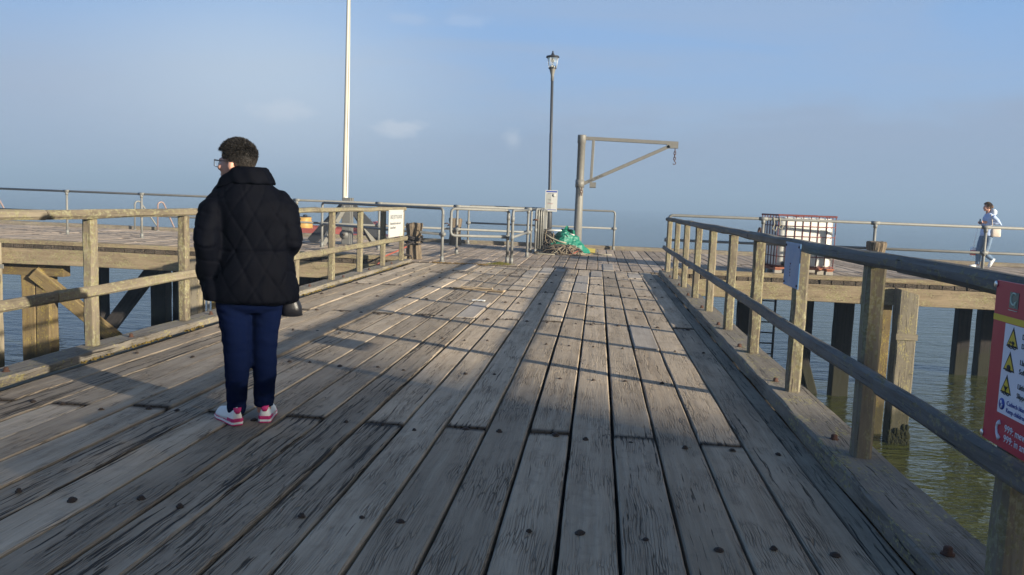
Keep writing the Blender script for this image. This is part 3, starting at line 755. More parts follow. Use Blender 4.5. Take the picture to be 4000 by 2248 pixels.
mb=MB(); mb.tube([(-1.62,21.15,.015),(-1.45,21.05,.015),(-1.3,21.12,.02),(-1.05,21.0,.015)],.014,6); mb.tube([(-.1,22.3,.012),(.15,22.0,.012),(.42,22.05,.012)],.013,6); solo(mb,'rope_end',M['rope_pale'],'loose pale rope ends lying on deck either side of the heap','rope')
M['yblock']=simple('worn_yellow_paint',(.30,.25,.06),.7,0,.2)
t=thing('yellow_block','yellow wooden block on the deck at right end of the tarpaulin','block',(-.20,22.75,0))
mb=MB(); mb.beam((-.16,0,.09),(.16,.04,.06),.22,.12,bev=.015); part(mb,'body',M['yblock'],t)

# ------------------------------------------------------------------ caged tank
def ibc():
    t=thing('caged_tank','white plastic tank in a red cage on a pallet at right','tank',(4.235,18.15,0),R(8))
    mb=MB(); mb.loft([(0,0,.17,.40,.38),(0,0,.19,.57,.47),(0,0,.24,.592,.492),(0,0,1.13,.592,.492),(0,0,1.20,.57,.47),(0,0,1.215,.4,.35),(0,0,1.22,.1,.1)],64,pw=9)
    o=part(mb,'bottle',M['ibc'],t)
    mb=MB(); mb.lathe([(.1,1.20),(.1,1.235),(.08,1.24)],(0,0,0),18); part(mb,'lid',M['cage'],t)
    xs_=[-.60,-.42,-.24,-.08,.08,.24,.42,.60]; ys_=[-.50,-.34,-.17,0.,.17,.34,.50]
    mb=MB(); r=.0085
    for x in xs_:
        for y in (-.50,.50): mb.tube([(x,y,.17),(x,y,1.24)],r*1.1,6)
    for y in ys_[1:-1]:
        for x in (-.60,.60): mb.tube([(x,y,.17),(x,y,1.24)],r*1.1,6)
    for z in (.20,.40,.62,.82,1.03):
        mb.tube([(-.60,-.51,z),(.60,-.51,z),(.60,.51,z),(-.60,.51,z),(-.60,-.51,z)],r,6)
    for a,b in (((-.62,-.50),(.62,-.50)),((.60,-.52),(.60,.52)),((.62,.50),(-.62,.50)),((-.60,.52),(-.60,-.52))):
        mb.beam((a[0],a[1],1.25),(b[0],b[1],1.245),.035,.035,bev=.008)
    part(mb,'cage',M['cage'],t)
    mb=MB()
    for y in (-.48,0.,.48): mb.beam((-.62,y,.155),(.62,y,.155),.12,.035)
    for x in (-.55,0,.55): mb.beam((x,-.5,.125),(x,.5,.125),.12,.03)
    pl=part(mb,'pallet',M['pallet_red'],t)
    for x in (-.54,0,.54):
        for y in (-.45,0,.45):
            if x==0 and y==-.45: continue
            b=MB(); b.box((x-.075,y-.06,.0),(x+.075,y+.06,.11),bev=.006); part(b,'block',M['pallet'],pl)
    mb=MB(); mb.lathe([(.05,0),(.05,.12)],(0,0,0),12); o=part(mb,'valve',M['dark_steel'],t); o.location=(-.45,-.5,.25); o.rotation_euler=(R(90),0,0)
ibc()
t=thing('rope_loops','faded rope loops tied to rail in front of the caged tank','rope',(3.62,17.22,1.16))
for dx,l in ((-.09,.24),(.03,.20)):
    mb=MB(); mb.tube([(dx+.0*q,.033*math.cos(a),.04*math.sin(a)) for q,a in enumerate([2*math.pi*q/12 for q in range(13)])],.012,6,cap=False)
    mb.tube([(dx,-.04,0),(dx+.02,-.05,-.1),(dx-.02,-.05,-l*.8),(dx+.05,-.04,-l),(dx+.07,-.04,-l*.6)],.011,6); part(mb,'loop',M['rope_blue'] if 'rope_blue' in M else M['rope_pale'],t)

# ------------------------------------------------------------------ boat behind the left head
def boat():
    t=thing('red_workboat','red decked workboat moored beyond the left pier head','boat',(0,0,0))
    Y0=27.2;Y1=30.2
    mb=MB(); secs=[(-11.9,.9),(-11.5,1.35),(-10.5,1.45),(-9.4,1.45),(-8.5,1.3),(-7.1,.6)]; vs=[];ym=(Y0+Y1)/2
    for x,hw in secs:
        for yy,zz in ((ym-hw*.6,-3.4),(ym-hw,-.02),(ym+hw,-.02),(ym+hw*.6,-3.4)): vs.append((x,yy,zz))
    fs=[]
    for i in range(len(secs)-1):
        for k in range(4): k2=(k+1)%4; fs.append((i*4+k,i*4+k2,(i+1)*4+k2,(i+1)*4+k))
    fs+=[(3,2,1,0),tuple(len(vs)-4+k for k in range(4))]
    mb.add(vs,fs); part(mb,'hull',M['dark_boat'],t)
    mb=MB()
    for (xa,ha),(xb,hb) in zip(secs[:-2],secs[1:-1]):
        for s in (-1,1): mb.beam((xa,ym+s*ha,.07),(xb,ym+s*hb,.07),.10,.20,bev=.01)
    part(mb,'bulwark',M['red_boat'],t)
    mb=MB()
    for (xa,ha),(xb,hb) in zip(secs[:-2],secs[1:-1]): mb.beam((xa,ym-ha-.06,-.05),(xb,ym-hb-.06,-.05),.05,.05)
    part(mb,'rubbing_strake',M['white'],t)
    mb=MB(); mb.box((-11.6,ym-1.1,-.03),(-8.1,ym+1.1,.02)); part(mb,'deck',M['red_boat'],t)
    mb=MB(); mb.loft([(-10.30,27.9,.0,.42,.3),(-10.30,27.9,.34,.40,.3),(-10.2,27.9,.44,.26,.26),(-10.12,27.9,.52,.2,.22)],20,pw=6); hw_=part(mb,'winch_housing',M['orange'],t)
    mb=MB(); mb.box((-10.24,27.72,.52),(-9.96,28.08,.55)); mb.box((-10.3,27.63,.42),(-10.16,27.66,.49)); mb.ell((-10.1,27.9,.57),(.08,.08,.05)); part(mb,'winch_cap',M['dark_steel'],t)
    mb=MB(); mb.box((-7.98,28.0,-.02),(-7.5,28.9,.32),bev=.03); cb=part(mb,'cabin',M['red_boat'],t)
    mb=MB(); mb.beam((-8.02,28.4,.33),(-7.74,28.4,.445),1.1,.035); mb.beam((-7.74,28.4,.445),(-7.46,28.4,.33),1.1,.035); part(mb,'roof',M['red_boat'],cb)
    mb=MB(); mb.beam((-8.03,27.84,.34),(-7.74,27.84,.455),.02,.04); part(mb,'trim',M['white'],cb)
    mb=MB(); mb.tube([(-7.88,28.2,.40),(-7.88,28.2,.56)],.035,8); part(mb,'funnel',M['white'],cb)
    mb=MB(); mb.tube(bend([(-9.6,27.7,0),(-9.55,27.7,.26),(-8.7,27.7,.26),(-8.6,27.7,0)],.1),.02,8); part(mb,'guard_rail',M['galv'],t)
boat()

# ------------------------------------------------------------------ signs
def white_notice():
    t=thing('jetty_notice','white notice board about the jetty fixed on left railing end','sign',(-3.755,15.24,.83))
    mb=MB(); mb.box((-.006,-.55,-.25),(.006,.55,.25),bev=.003); part(mb,'board',M['notice'],t)
    text('EAST JETTY & DOCK',.105,M['ink'],t,(.0075,-.47,.085),FACE_XP,sx=.92)
    text('Reserved for the sole use of',.066,M['ink'],t,(.0075,-.47,-.02),FACE_XP,sx=1.05)
    text('Licence Board',.066,M['ink'],t,(.0075,-.47,-.095),FACE_XP,sx=1.05)
    mb=MB(); mb.tube([(.006,.28,-.2),(.0085,.28,-.2)],.035,12); mb.box((.006,.32,-.215),(.0085,.47,-.20),bev=.0005); mb.box((.006,.32,-.19),(.0085,.44,-.178),bev=.0005); part(mb,'emblem',simple('pale_green_emblem',(.55,.6,.45),.5),t)
    for y in (-.52,.52):
        for z in (-.22,.22):
            b=MB(); b.ell((.008,y,z),(.004,.009,.009),nu=8,nv=5); part(b,'screw',M['dark_steel'],t)
white_notice()
def blue_sign():
    t=thing('blue_sign','blank sign coloured blue for reflected sky on the third right railing post','sign',(1.192,5.185,.985))
    mb=MB(); mb.beam((0,-.19,0),(0,.19,0),.006,.27,bev=.002); o=part(mb,'panel',M['blue_sign'],t)
    for y in (-.165,.165):
        for z in (-.115,.115):
            b=MB(); b.ell((-.005,y,z),(.004,.008,.008),nu=8,nv=5); part(b,'screw',M['rust'],t)
    b=MB()
    for q in range(5): b.box((-.0042,.02+U(-.02,.02),-.0-.018*q),(-.003,.03+U(0,.015),.010-.018*q),bev=.0003)
    part(b,'rust_marks',M['rust'],t)
blue_sign()
def red_sign():
    X=1.188; t=thing('warning_sign','red bilingual water safety sign with yellow warning triangles','sign',(X,2.575,1.125))
    Wd=.62; Hh=.475    # local: -Y runs right along the sign, z down
    def bx(mb,y0,y1,z0,z1,d0,d1): mb.box((-d1,-y1,-z1),(-d0,-y0,-z0),bev=.0006)
    mb=MB(); bx(mb,0,Wd,0,Hh,-.004,.002); part(mb,'panel',M['red_sign'],t)
    mb=MB(); bx(mb,.0005,Wd,.098,.116,.002,.0035); part(mb,'yellow_stripe',M['yellow'],t)
    mb=MB(); bx(mb,.076,Wd-.06,.118,.378,.002,.0033); part(mb,'white_panel',M['sign_panel'],t)
    gm=simple('grey_green_logo',(.12,.16,.14),.4)
    mb=MB(); bx(mb,.085,.135,.026,.072,.002,.0034); lo=part(mb,'logo',gm,t)
    lg_=simple('pale_green_line',(.5,.62,.52),.4)
    mb=MB(); pts=[(-.0042,-.110-.017*math.sin(a),-.045+.017*math.cos(a)) for a in [.7-q*.42 for q in range(13)]]; pts+= [(-.0042,-.116,-.056),(-.0042,-.122,-.068)]
    mb.tube(pts,.0022,6); mb.tube([(-.0042,-.085,-.078),(-.0042,-.135,-.078)],.001,5); part(mb,'logo_letter',lg_,lo)
    blk=M['ink_dark']
    for i,(y0,z0,s) in enumerate(((.126,.126,.060),(.120,.197,.058),(.115,.265,.056))):
        w2=s*.56
        mb=MB(); mb.add([(-.0036,-y0-w2,-z0-s*.92),(-.0036,-y0+w2,-z0-s*.92),(-.0036,-y0,-z0+.004)],[(0,1,2)]); mb.add([(-.0034,-y0-w2,-z0-s*.92),(-.0034,-y0+w2,-z0-s*.92),(-.0034,-y0,-z0+.004)],[(2,1,0)]); tr=part(mb,'triangle',blk,t)
        w3=w2*.80; mb=MB(); mb.add([(-.0042,-y0-w3,-z0-s*.83),(-.0042,-y0+w3,-z0-s*.83),(-.0042,-y0,-z0-.008)],[(0,1,2)]); part(mb,'yellow_field',M['yellow'],tr)
        mb=MB()
        if i==0:
            mb.ell((-.0046,-y0-.004,-z0-.042),(.0008,.010,.005),nu=8,nv=5); mb.ell((-.0046,-y0+.012,-z0-.042),(.0008,.004,.004),nu=8,nv=5)
            for q in range(2): mb.tube([(-.0046,-y0+.022-.0055*s_,-z0-.050-.007*q+.002*math.sin(s_*1.6)) for s_ in range(9)],.0013,5)
        elif i==1: mb.ell((-.0046,-y0,-z0-.044),(.0008,.012,.009),nu=10,nv=6); mb.tube([(-.0046,-y0+.016,-z0-.054),(-.0046,-y0-.016,-z0-.054)],.0013,5)
        else:
            mb.ell((-.0046,-y0,-z0-.034),(.0008,.004,.004),nu=8,nv=5); mb.tube([(-.0046,-y0,-z0-.037),(-.0046,-y0,-z0-.049)],.002,5); mb.tube([(-.0046,-y0+.010,-z0-.030),(-.0046,-y0,-z0-.042),(-.0046,-y0-.010,-z0-.030)],.0015,5)
            mb.tube([(-.0046,-y0+.02-.005*s_,-z0-.053+.002*math.sin(s_*1.6)) for s_ in range(9)],.0015,5)
        part(mb,'pictogram',blk,tr)
        for j,tx in enumerate((('Dŵr dwfn a cherrynt','Deep water and currents'),('Llaid meddal','Soft mud'),('Llithrig a dwfn','Slippery edges'))[i]):
            text(tx,.021,M['ink_dark'],t,(-.0042,-.178,-z0-.024-.026*j),FACE_XM,ext=.0004)
    mb=MB(); mb.tube([(-.003,-.100,-.350),(-.0042,-.100,-.350)],.017,20); bd=part(mb,'mandatory_disc',M['blue_ink'],t)
    mb=MB(); mb.ell((-.0046,-.096,-.345),(.0008,.005,.005),nu=8,nv=5); mb.tube([(-.0046,-.104,-.350),(-.0046,-.100,-.361)],.003,5); part(mb,'pictogram',M['sign_panel'],bd)
    text('Cadwch blant dan oruchwyliaeth',.019,M['blue_ink'],t,(-.0042,-.128,-.347),FACE_XM,ext=.0004)
    text('Keep children supervised',.019,M['blue_ink'],t,(-.0042,-.128,-.368),FACE_XM,ext=.0004)
    text('999: mewn argyfwng',.030,M['sign_panel'],t,(-.0032,-.128,-.424),FACE_XM,ext=.0006)
    text('999: in an emergency',.030,M['sign_panel'],t,(-.0032,-.128,-.453),FACE_XM,ext=.0006)
    mb=MB(); pts=[(-.0035,-.088-.012*math.sin(a)*0-.018*(1-math.cos(a)),-.425+.026*math.cos(a+1.57)) for a in [q*.35-1.05 for q in range(7)]]
    mb.tube([(-.0035,-.100,-.404),(-.0035,-.086,-.412),(-.0035,-.083,-.425),(-.0035,-.088,-.440),(-.0035,-.104,-.452)],[.007,.004,.0035,.004,.007],8); part(mb,'handset',M['sign_panel'],t)
    for y,z in ((.010,.012),(.010,.462)):
        b=MB(); b.ell((-.004,-y+.012,-z),(.004,.010,.010),nu=10,nv=6); part(b,'screw',M['silver'],t)
red_sign()

# ------------------------------------------------------------------ small things on the deck
t=thing('broken_slat','broken pale wooden slat lying across the deck planks','slat',(-1.68,11.92,.005))
mb=MB(); mb.beam((-.38,.08,.012),(.38,-.09,.012),.10,.02,segs=8,jit=.006,tint=(.8,.8,.5,1)); mb.beam((-.28,.12,.028),(.2,.0,.03),.035,.012,segs=5,jit=.004,tint=(.9,.6,.5,1)); part(mb,'board',M['slat'],t)
mb=MB()
for dx,dy in ((-.05,.02),(.03,-.01),(.0,.04)): mb.beam((dx-.045,dy,.012+U(0,.01)),(dx+.045,dy+U(-.02,.02),.02),.05,.008,segs=3,jit=.006)
tag(mb.build('litter',M['litter'],None,(-1.47,10.5,.008)),'crumpled scrap of white litter on the deck','litter')
mb=MB(); mb.beam((-2.75,24.55,.006),(-2.30,24.50,.006),.05,.008,segs=3,jit=.004); mb.beam((-1.98,24.45,.006),(-1.9,24.43,.006),.05,.01); solo(mb,'litter',M['litter'],'white scraps on the deck beside far kerb behind gate','litter')
mb=MB()
for q in range(700):
    a=U(0,6.28); rr=abs(random.gauss(0,.5)); x=-1.98+.30*rr*math.cos(a)+(.0); y=17.15+.18*rr*math.sin(a); h=U(.02,.07)*max(.3,1-rr*.6); dx,dy=U(-.03,.03),U(-.03,.03)
    mb.add([(x-.006,y,0),(x+.006,y,0),(x+dx,y+dy,h)],[(0,1,2)])
solo(mb,'moss_clump',M['mossgrass'],'clump of moss and dry grass at the foot of the gate post','moss')
mb=MB()
for q in range(500):
    xx=U(-3.35,-2.2); y=16.76+random.gauss(0,.03); h=U(.008,.035); mb.add([(xx-.01,y,0),(xx+.01,y+U(-.01,.01),.004),(xx+U(-.02,.02),y+U(-.02,.02),h)],[(0,1,2)])
solo(mb,'dry_plants',M['moss_edge'],'thin line of dry plant debris along the joint below the gate','plant debris')

mb=MB()
for q in range(1500):
    y=U(5.5,16.4); x=-3.735-.0032*(y-5)+random.gauss(0,.014); h=U(.004,.022); a=U(0,6.3)
    if math.sin(y*3.1)+math.sin(y*7.7+1)<-.5: continue
    mb.add([(x-.012*math.cos(a),y-.012*math.sin(a),.0),(x+.012*math.cos(a),y+.012*math.sin(a),.0),(x+U(-.01,.01),y+U(-.01,.01),h)],[(0,1,2)])
tag(mb.build('moss_line',simple('ochre_moss',(.15,.105,.025),.95,0,.5,40.)),'line of ochre moss along the foot of the left kerb','moss',kind='stuff')
# ------------------------------------------------------------------ sea haze, shore building
bd=thing('shore_building','brick shore building standing behind the camera','building')
sx,sy=.870,-.493
E0=Vector((1.0+80*sx,4.95+80*sy,0)); perp=Vector((-.493,-.870,0)); dep=Vector((sx,sy,0)); HB=20.06
def bpt(u,v,z): return E0+perp*u+dep*v+Vector((0,0,z))
mb=MB(); mb.add([bpt(0,0,-4),bpt(45,0,-4),bpt(45,9,-4),bpt(0,9,-4),bpt(0,0,HB),bpt(45,0,HB),bpt(45,9,HB),bpt(0,9,HB)],[(0,1,5,4),(1,2,6,5),(2,3,7,6),(3,0,4,7)]); part(mb,'wall',M['brick'],bd)
mb=MB(); mb.add([bpt(0,0,HB),bpt(45,0,HB),bpt(45,9,HB),bpt(0,9,HB),bpt(4,4.5,HB+.9),bpt(41,4.5,HB+.9)],[(0,1,5,4),(1,2,5),(2,3,4,5),(3,0,4)]); part(mb,'roof',M['slate'],bd)
mb=MB()
for fl in range(4):
    for q in range(11):
        c=bpt(3+q*3.9,-.03,1.5+fl*3.3); a=perp*.6; z=Vector((0,0,1.6)); mb.add([c-a,c+a,c+a+z,c-a+z],[(0,1,2,3)])
part(mb,'windows',M['dark_steel'],bd)
# ------------------------------------------------------------------ people
import mathutils.noise as mn
def hand(mb,p,fwd,side,up,s=1.,curl=.6):
    """palm, four unequal curled fingers and a side thumb"""
    p=Vector(p);f=Vector(fwd).normalized();sd=Vector(side).normalized();u=Vector(up).normalized()
    mb.tube([p-f*.02*s,p+f*.03*s,p+f*.075*s,p+f*.085*s],[.019*s,.030*s,.032*s,.022*s],10)
    for i,(o,L) in enumerate(((-.027,.060),(-.009,.070),(.009,.066),(.026,.052))):
        b=p+f*.078*s+sd*o*s; q=[b]; d=f.copy()
        for j in range(3):
            a=curl*(.5+.35*j); d=(f*math.cos(a*(j+1)*.6)-u*math.sin(a*(j+1)*.6)); q.append(q[-1]+d*L*s/3)
        mb.tube(q,[.0095*s,.009*s,.008*s,.0065*s],8)
    b=p+f*.02*s-sd*.024*s
    mb.tube([b,b-sd*.02*s+f*.025*s,b-sd*.022*s+f*.055*s-u*.01*s],[.012*s,.0105*s,.008*s],8)
def head_parts(mb,c,rot,s=1.):
    m=Matrix.Rotation(rot,3,'Z'); c=Vector(c)
    def e(p,r): mb.ell(c+m@(Vector(p)*s),[q*s for q in r],Euler((0,0,rot)),16,12)
    e((0,-.012,.03),(.072,.092,.082)); e((0,.033,-.03),(.058,.060,.074)); e((0,.052,-.088),(.034,.036,.028)); e((0,.02,-.075),(.05,.05,.035))
    e((0,.100,-.036),(.012,.017,.012)); e((0,.094,-.016),(.009,.012,.024)); e((0,.082,.012),(.045,.014,.010)); e((0,.086,-.066),(.021,.010,.0055)); e((0,.084,-.077),(.018,.010,.006))
    for sx_ in (-1,1):
        e((sx_*.072,-.008,-.022),(.009,.019,.031)); e((sx_*.036,.072,-.03),(.022,.02,.018))
    mb.tube([c+m@Vector((0,-.015*s,-.03*s)),c+m@Vector((0,-.03*s,-.10*s)),c+m@Vector((0,-.04*s,-.2*s))],[.058*s,.054*s,.062*s],14)
    return m
def hair_strands(c,m,s,n,keep,length,colf,wid=.0035):
    mb=MB(); c=Vector(c); k_=0
    while k_<n:
        d=Vector((random.gauss(0,1),random.gauss(0,1),random.gauss(0,1))).normalized()
        p=Vector((d.x*.074,d.y*.094-.012,d.z*.086+.03))
        if not keep(p): continue
        k_+=1
        nr=Vector((d.x/.074,d.y/.094,d.z/.086)).normalized()
        L=length(p)*U(.6,1.25); fl=(nr*U(.25,.6)+Vector((U(-.5,.5),U(-.5,.5),U(-.7,.4)))*.42+Vector((0,.30,.25))*max(0,min(1,(p.z-.02)/.085))+Vector((0,0,-.40))*(1-max(0,min(1,(p.z-.02)/.085)))).normalized()
        t=nr.cross(Vector((U(-1,1),U(-1,1),U(-1,1)))).normalized()*wid
        a=p-nr*.004; b=p+nr*.3*L+fl*.45*L; e=p+fl*L
        P=[c+m@(q*s) for q in (a-t,a+t,b-t*.7,b+t*.7,e)]
        mb.add(P,[(0,1,3,2),(2,3,4)],None,colf(p)+(1,))
    # close cap under the strands
    nu,nv=28,18; vs=[];fs=[]
    for i in range(nv+1):
        for j in range(nu):
            th=math.pi*i/nv;a=2*math.pi*j/nu
            d=Vector((math.sin(th)*math.cos(a),math.sin(th)*math.sin(a),math.cos(th)))
            vs.append(Vector((d.x*.0755,d.y*.0955-.012,d.z*.0875+.03))*(1+U(-.006,.006)))
    for i in range(nv):
        for j in range(nu):
            j2=(j+1)%nu; f=(i*nu+j,(i+1)*nu+j,(i+1)*nu+j2,i*nu+j2)
            if all(keep(vs[q]) for q in f): fs.append(f)
    o=len(mb.t); mb.add([c+m@(q*s) for q in vs],fs,None,(0,0,0,1),True)
    for q,v in enumerate(vs): mb.t[o+q]=colf(v)+(1,)
    return mb
def shoe(parent,loc,rz,s,mu,msole,mtab=None,pitch=0.,sole_white=None):
    o=bpy.data.objects.new('shoe',None)
    mb=MB(); prof=[(0.,.028,.075),(.02,.034,.082),(.06,.036,.085),(.10,.036,.078),(.14,.040,.062),(.19,.044,.05),(.225,.038,.042),(.245,.024,.032)]
    n=14; vs=[]
    for y,w,hh in prof:
        for k in range(n):
            a=math.pi*k/(n-1); vs.append((w*math.cos(a)*(1-.25*math.sin(a)),y,.022+(hh-.0)*math.sin(a)))
    fs=[(i*n+k,i*n+k+1,(i+1)*n+k+1,(i+1)*n+k) for i in range(len(prof)-1) for k in range(n-1)]
    fs+= [tuple(range(n)),tuple((len(prof)-1)*n+k for k in range(n))]+[(i*n,(i+1)*n,(i+1)*n+n-1,i*n+n-1) for i in range(len(prof)-1)]
    mb.add([tuple(q*s for q in p) for p in vs],fs,None,smooth=True)
    up=mb.build('shoe',mu,parent); up.location=loc; up.rotation_euler=(pitch,0,rz)
    def slab(z0,z1,g,name,mat,y0=-.006,y1=.26):
        mb=MB(); pr=[(max(y0,-.008),.024),(.005,.034),(.06,.037),(.12,.038),(.19,.046),(.235,.038),(.255,.02)]
        pr=[(y,w+g) for y,w in pr if y<=y1]; L=[(w,y) for y,w in pr]+[(-w,y) for y,w in reversed(pr)]
        k_=len(L); v=[(x*s,y*s,z0*s) for x,y in L]+[(x*s,y*s,z1*s) for x,y in L]
        f=[tuple(range(k_-1,-1,-1)),tuple(range(k_,2*k_))]+[(i,(i+1)%k_,k_+(i+1)%k_,k_+i) for i in range(k_)]
        mb.add(v,f); return part(mb,name,mat,up)
    slab(0,.007,.0,'outsole',msole); slab(.007,.019,.001,'midsole',sole_white or mu); slab(.019,.024,-.001,'stripe',msole); 
    if mtab:
        slab(.024,.038,.0005,'heel_band',mtab,-.008,.07)
        mb=MB(); mb.loft([(0,.004*s,.066*s,.012*s,.010*s),(0,.003*s,.080*s,.020*s,.011*s),(0,.006*s,.098*s,.024*s,.011*s)],12); part(mb,'heel_tab',mtab,up)
    return up

def woman():
    t=thing('person','woman in dark quilted jacket and blue jeans seen from behind','person',(-1.905,4.40,0),R(23.4))
    hc=(-.074,.045,1.463); hr=R(58)
    # body: one continuous skin
    b=MB(); m=head_parts(b,hc,hr)
    b.loft([(.0,.04,.72,.15,.10),(.01,.04,.9,.15,.10),(.02,.04,1.1,.16,.10),(0,.03,1.26,.16,.09),(-.01,.03,1.33,.10,.07),(-.02,.03,1.38,.06,.06)],20)
    for sx_,pp in ((-1,[(-.15,.03,1.27),(-.21,-.02,1.05),(-.215,.05,.86)]),(1,[(.15,.03,1.27),(.215,-.02,1.03),(.17,.2,1.0)])): b.tube(pp,[.05,.042,.028],10)
    hand(b,(-.215,.06,.84),(.1,.25,-1),(.0,1,.2),(1,0,0)); hand(b,(.17,.21,1.0),(-.5,1,0),(0,0,1),(-1,0,0))
    b.tube([(-.08,.03,.8),(-.075,.03,.42),(-.075,.035,.05)],[.075,.055,.04],10); b.tube([(.09,.05,.8),(.08,.05,.42),(.08,.06,.05)],[.075,.055,.04],10)
    for q in ((-.075,.0,.03),(.08,.05,.03)): b.ell((q[0],q[1]+.09,.045),(.03,.09,.02))
    remesh(b,'body',M['skin'],t,.0075,3)
    mm=Matrix.Rotation(hr,3,'Z')
    for sx_ in (-1,1):
        e=MB(); e.ell(Vector(hc)+mm@Vector((sx_*.031,.080,-.012)),(.012,.010,.009)); part(e,'eye',M['eye'],t)
    # jacket
    j=MB()
    j.loft([(.027,.035,.690,.20,.145),(.027,.035,.705,.236,.172),(.027,.035,.76,.236,.172),(.027,.035,.84,.226,.166),(.031,.035,.93,.207,.152),(.034,.035,.984,.197,.146),(.034,.035,1.08,.204,.152),(.024,.03,1.18,.211,.152),(.002,.03,1.255,.202,.138),(-.006,.03,1.305,.172,.118),(-.008,.03,1.345,.125,.10),(-.012,.03,1.385,.09,.085)],40)
    j.tube([(-.09,.02,1.285),(-.150,.02,1.262),(-.198,.0,1.20),(-.220,-.03,1.10),(-.226,-.045,1.02),(-.218,-.01,.93),(-.222,.03,.86),(-.214,.07,.80)],[.03,.062,.076,.070,.068,.062,.066,.055],16)
    j.tube([(.08,.02,1.29),(.135,.02,1.268),(.185,.0,1.20),(.212,-.02,1.11),(.226,-.03,1.04),(.215,.05,1.005),(.19,.17,1.0),(.15,.25,1.0)],[.03,.062,.073,.066,.062,.058,.055,.05],16)
    j.loft([(-.19,.02,.70,.05,.09),(-.195,.03,.76,.062,.10),(-.20,.04,.82,.05,.08)],18)
    def quilt(p,n):
        x,y,z=p
        arm=(abs(x-.02)>.185 and z>.79)
        d=0
        if not arm:
            arc=math.atan2(x-.02,-(y-.035))*.20
            z0=.98
            for sg in (1,-1):
                q=arc/.14+sg*(z-z0)/.205+mn.noise(Vector((x*5,y*5,z*5)))*.10; dd=abs(q-round(q))
                d-= (.0045+.002*mn.noise(p*6))*math.exp(-(dd/.06)**2)
            d+=.003
            d-=.007*math.exp(-((z-.982)/.007)**2)
        else:
            q=(z+.12*x+.02*math.sin(y*30))/.088; dd=abs(q-round(q)); d-= .0055*math.exp(-(dd/.10)**2)
        d+=mn.noise(Vector((x*7,y*7,z*7)))*.010+mn.noise(Vector((x*22,y*22,z*12)))*.005
        return p+n*d
    jk=remesh(j,'jacket',M['jacket'],t,.0085,5,quilt)
    # stand-up collar, falling open over the chest at the left
    col=MB(); vs=[];n=46; K=10
    for i in range(n+1):
        th=-150+265*i/n; a=R(th); s=max(0,(-th-40)/110); r_=max(0,(th-70)/45)
        rt=.092+.10*s**1.5; zt=1.440-.15*s**1.2-.05*r_; rb=.124+.118*s**1.3+.018*r_; zb=1.345-.105*s**1.1-.0*r_
        for k_ in range(K):
            q=2*math.pi*k_/K; f=.5+.5*math.cos(q); th_=.013*math.sin(q)
            r=rt+(rb-rt)*f**1.1; z=zt+(zb-zt)*f; r+=th_+.006*math.sin(i*.9+k_)
            vs.append((-.012+r*math.sin(a)*1.04, .03-r*math.cos(a)*.9, z+th_*.5))
    fs=[(i*K+k_,i*K+(k_+1)%K,(i+1)*K+(k_+1)%K,(i+1)*K+k_) for i in range(n) for k_ in range(K)]+[tuple(range(K)),tuple(n*K+k_ for k_ in range(K))]
    col.add(vs,fs,None,smooth=True); part(col,'collar',M['jacket'],jk)
    # jeans
    g=MB()
    g.loft([(.006,.035,.86,.17,.125),(.006,.035,.78,.192,.14),(.006,.035,.70,.190,.138),(.004,.035,.66,.17,.115),(.004,.035,.635,.11,.09)],30)
    def leg(rs): g.loft([(c,.035+dy,z,r,r*1.1) for c,dy,z,r in rs],22,pw=2.1)
    leg([(-.088,.0,.74,.092),(-.088,.0,.66,.094),(-.080,.0,.58,.086),(-.073,.0,.50,.079),(-.068,.0,.41,.0725),(-.067,-.005,.34,.071),(-.067,-.005,.26,.065),(-.069,0,.16,.057),(-.070,0,.07,.0515),(-.070,0,.055,.047)])
    leg([(.096,.02,.74,.090),(.094,.02,.66,.088),(.086,.02,.58,.081),(.081,.02,.50,.075),(.078,.02,.41,.069),(.081,.02,.34,.069),(.083,.02,.26,.066),(.081,.02,.17,.059),(.080,.02,.10,.055),(.080,.02,.088,.05)])
    def den(p,n):
        x,y,z=p
        w=mn.noise(Vector((x*9,y*9,z*26)))*.0045
        kn=math.exp(-((z-.43)/.09)**2)+1.2*math.exp(-((z-.12)/.06)**2)+.8*math.exp(-((z-.62)/.06)**2)
        w+=math.sin(z*95+x*30+mn.noise(p*8)*7)*.0016*kn
        return p+n*w
    remesh(g,'jeans',M['jeans'],t,.0085,4,den)
    shoe(t,(-.062,-.035,.003),R(24),1.,M['shoe'],M['magenta'],M['magenta'])
    shoe(t,(.082,.0,.003),R(-9),1.,M['shoe'],M['magenta'],M['magenta'])
    # hair
    def keep(p):
        if p.z<-.052: return False
        if p.y>.035 and p.z<.060: return False
        if abs(p.x)>.05 and -.04<p.y<.035 and p.z<.004: return False
        if p.y>.0 and p.z<.02: return False
        return True
    def colf(p):
        f=max(0,min(1,(.05-p.z)/.08))*U(.3,1)
        q=U(.5,1.3); return ((.014+.062*f)*q,(.0115+.051*f)*q,(.010+.042*f)*q)
    hb=hair_strands(hc,mm,1.0,17000,keep,lambda p:.013+.011*max(0,min(1,(p.z-.0)/.06)),colf,.0018)
    part(hb,'hair',M['hair'],t)
    gl=MB(); c=Vector(hc)
    def hp(x,y,z): return c+mm@Vector((x,y,z))
    for sx_ in (-1,1):
        gl.tube([hp(sx_*.074,-.02,-.012),hp(sx_*.076,.0,.002),hp(sx_*.070,.092,.004)],.0022,6)
        gl.tube([hp(sx_*.068,.093,.010),hp(sx_*.066,.095,-.024),hp(sx_*.030,.101,-.030),hp(sx_*.012,.101,-.022),hp(sx_*.012,.101,.008),hp(sx_*.068,.093,.010)],.0018,6)
    gl.tube([hp(-.012,.101,.0),hp(.012,.101,.0)],.0018,6)
    go=part(gl,'glasses',M['dark_steel'],t)
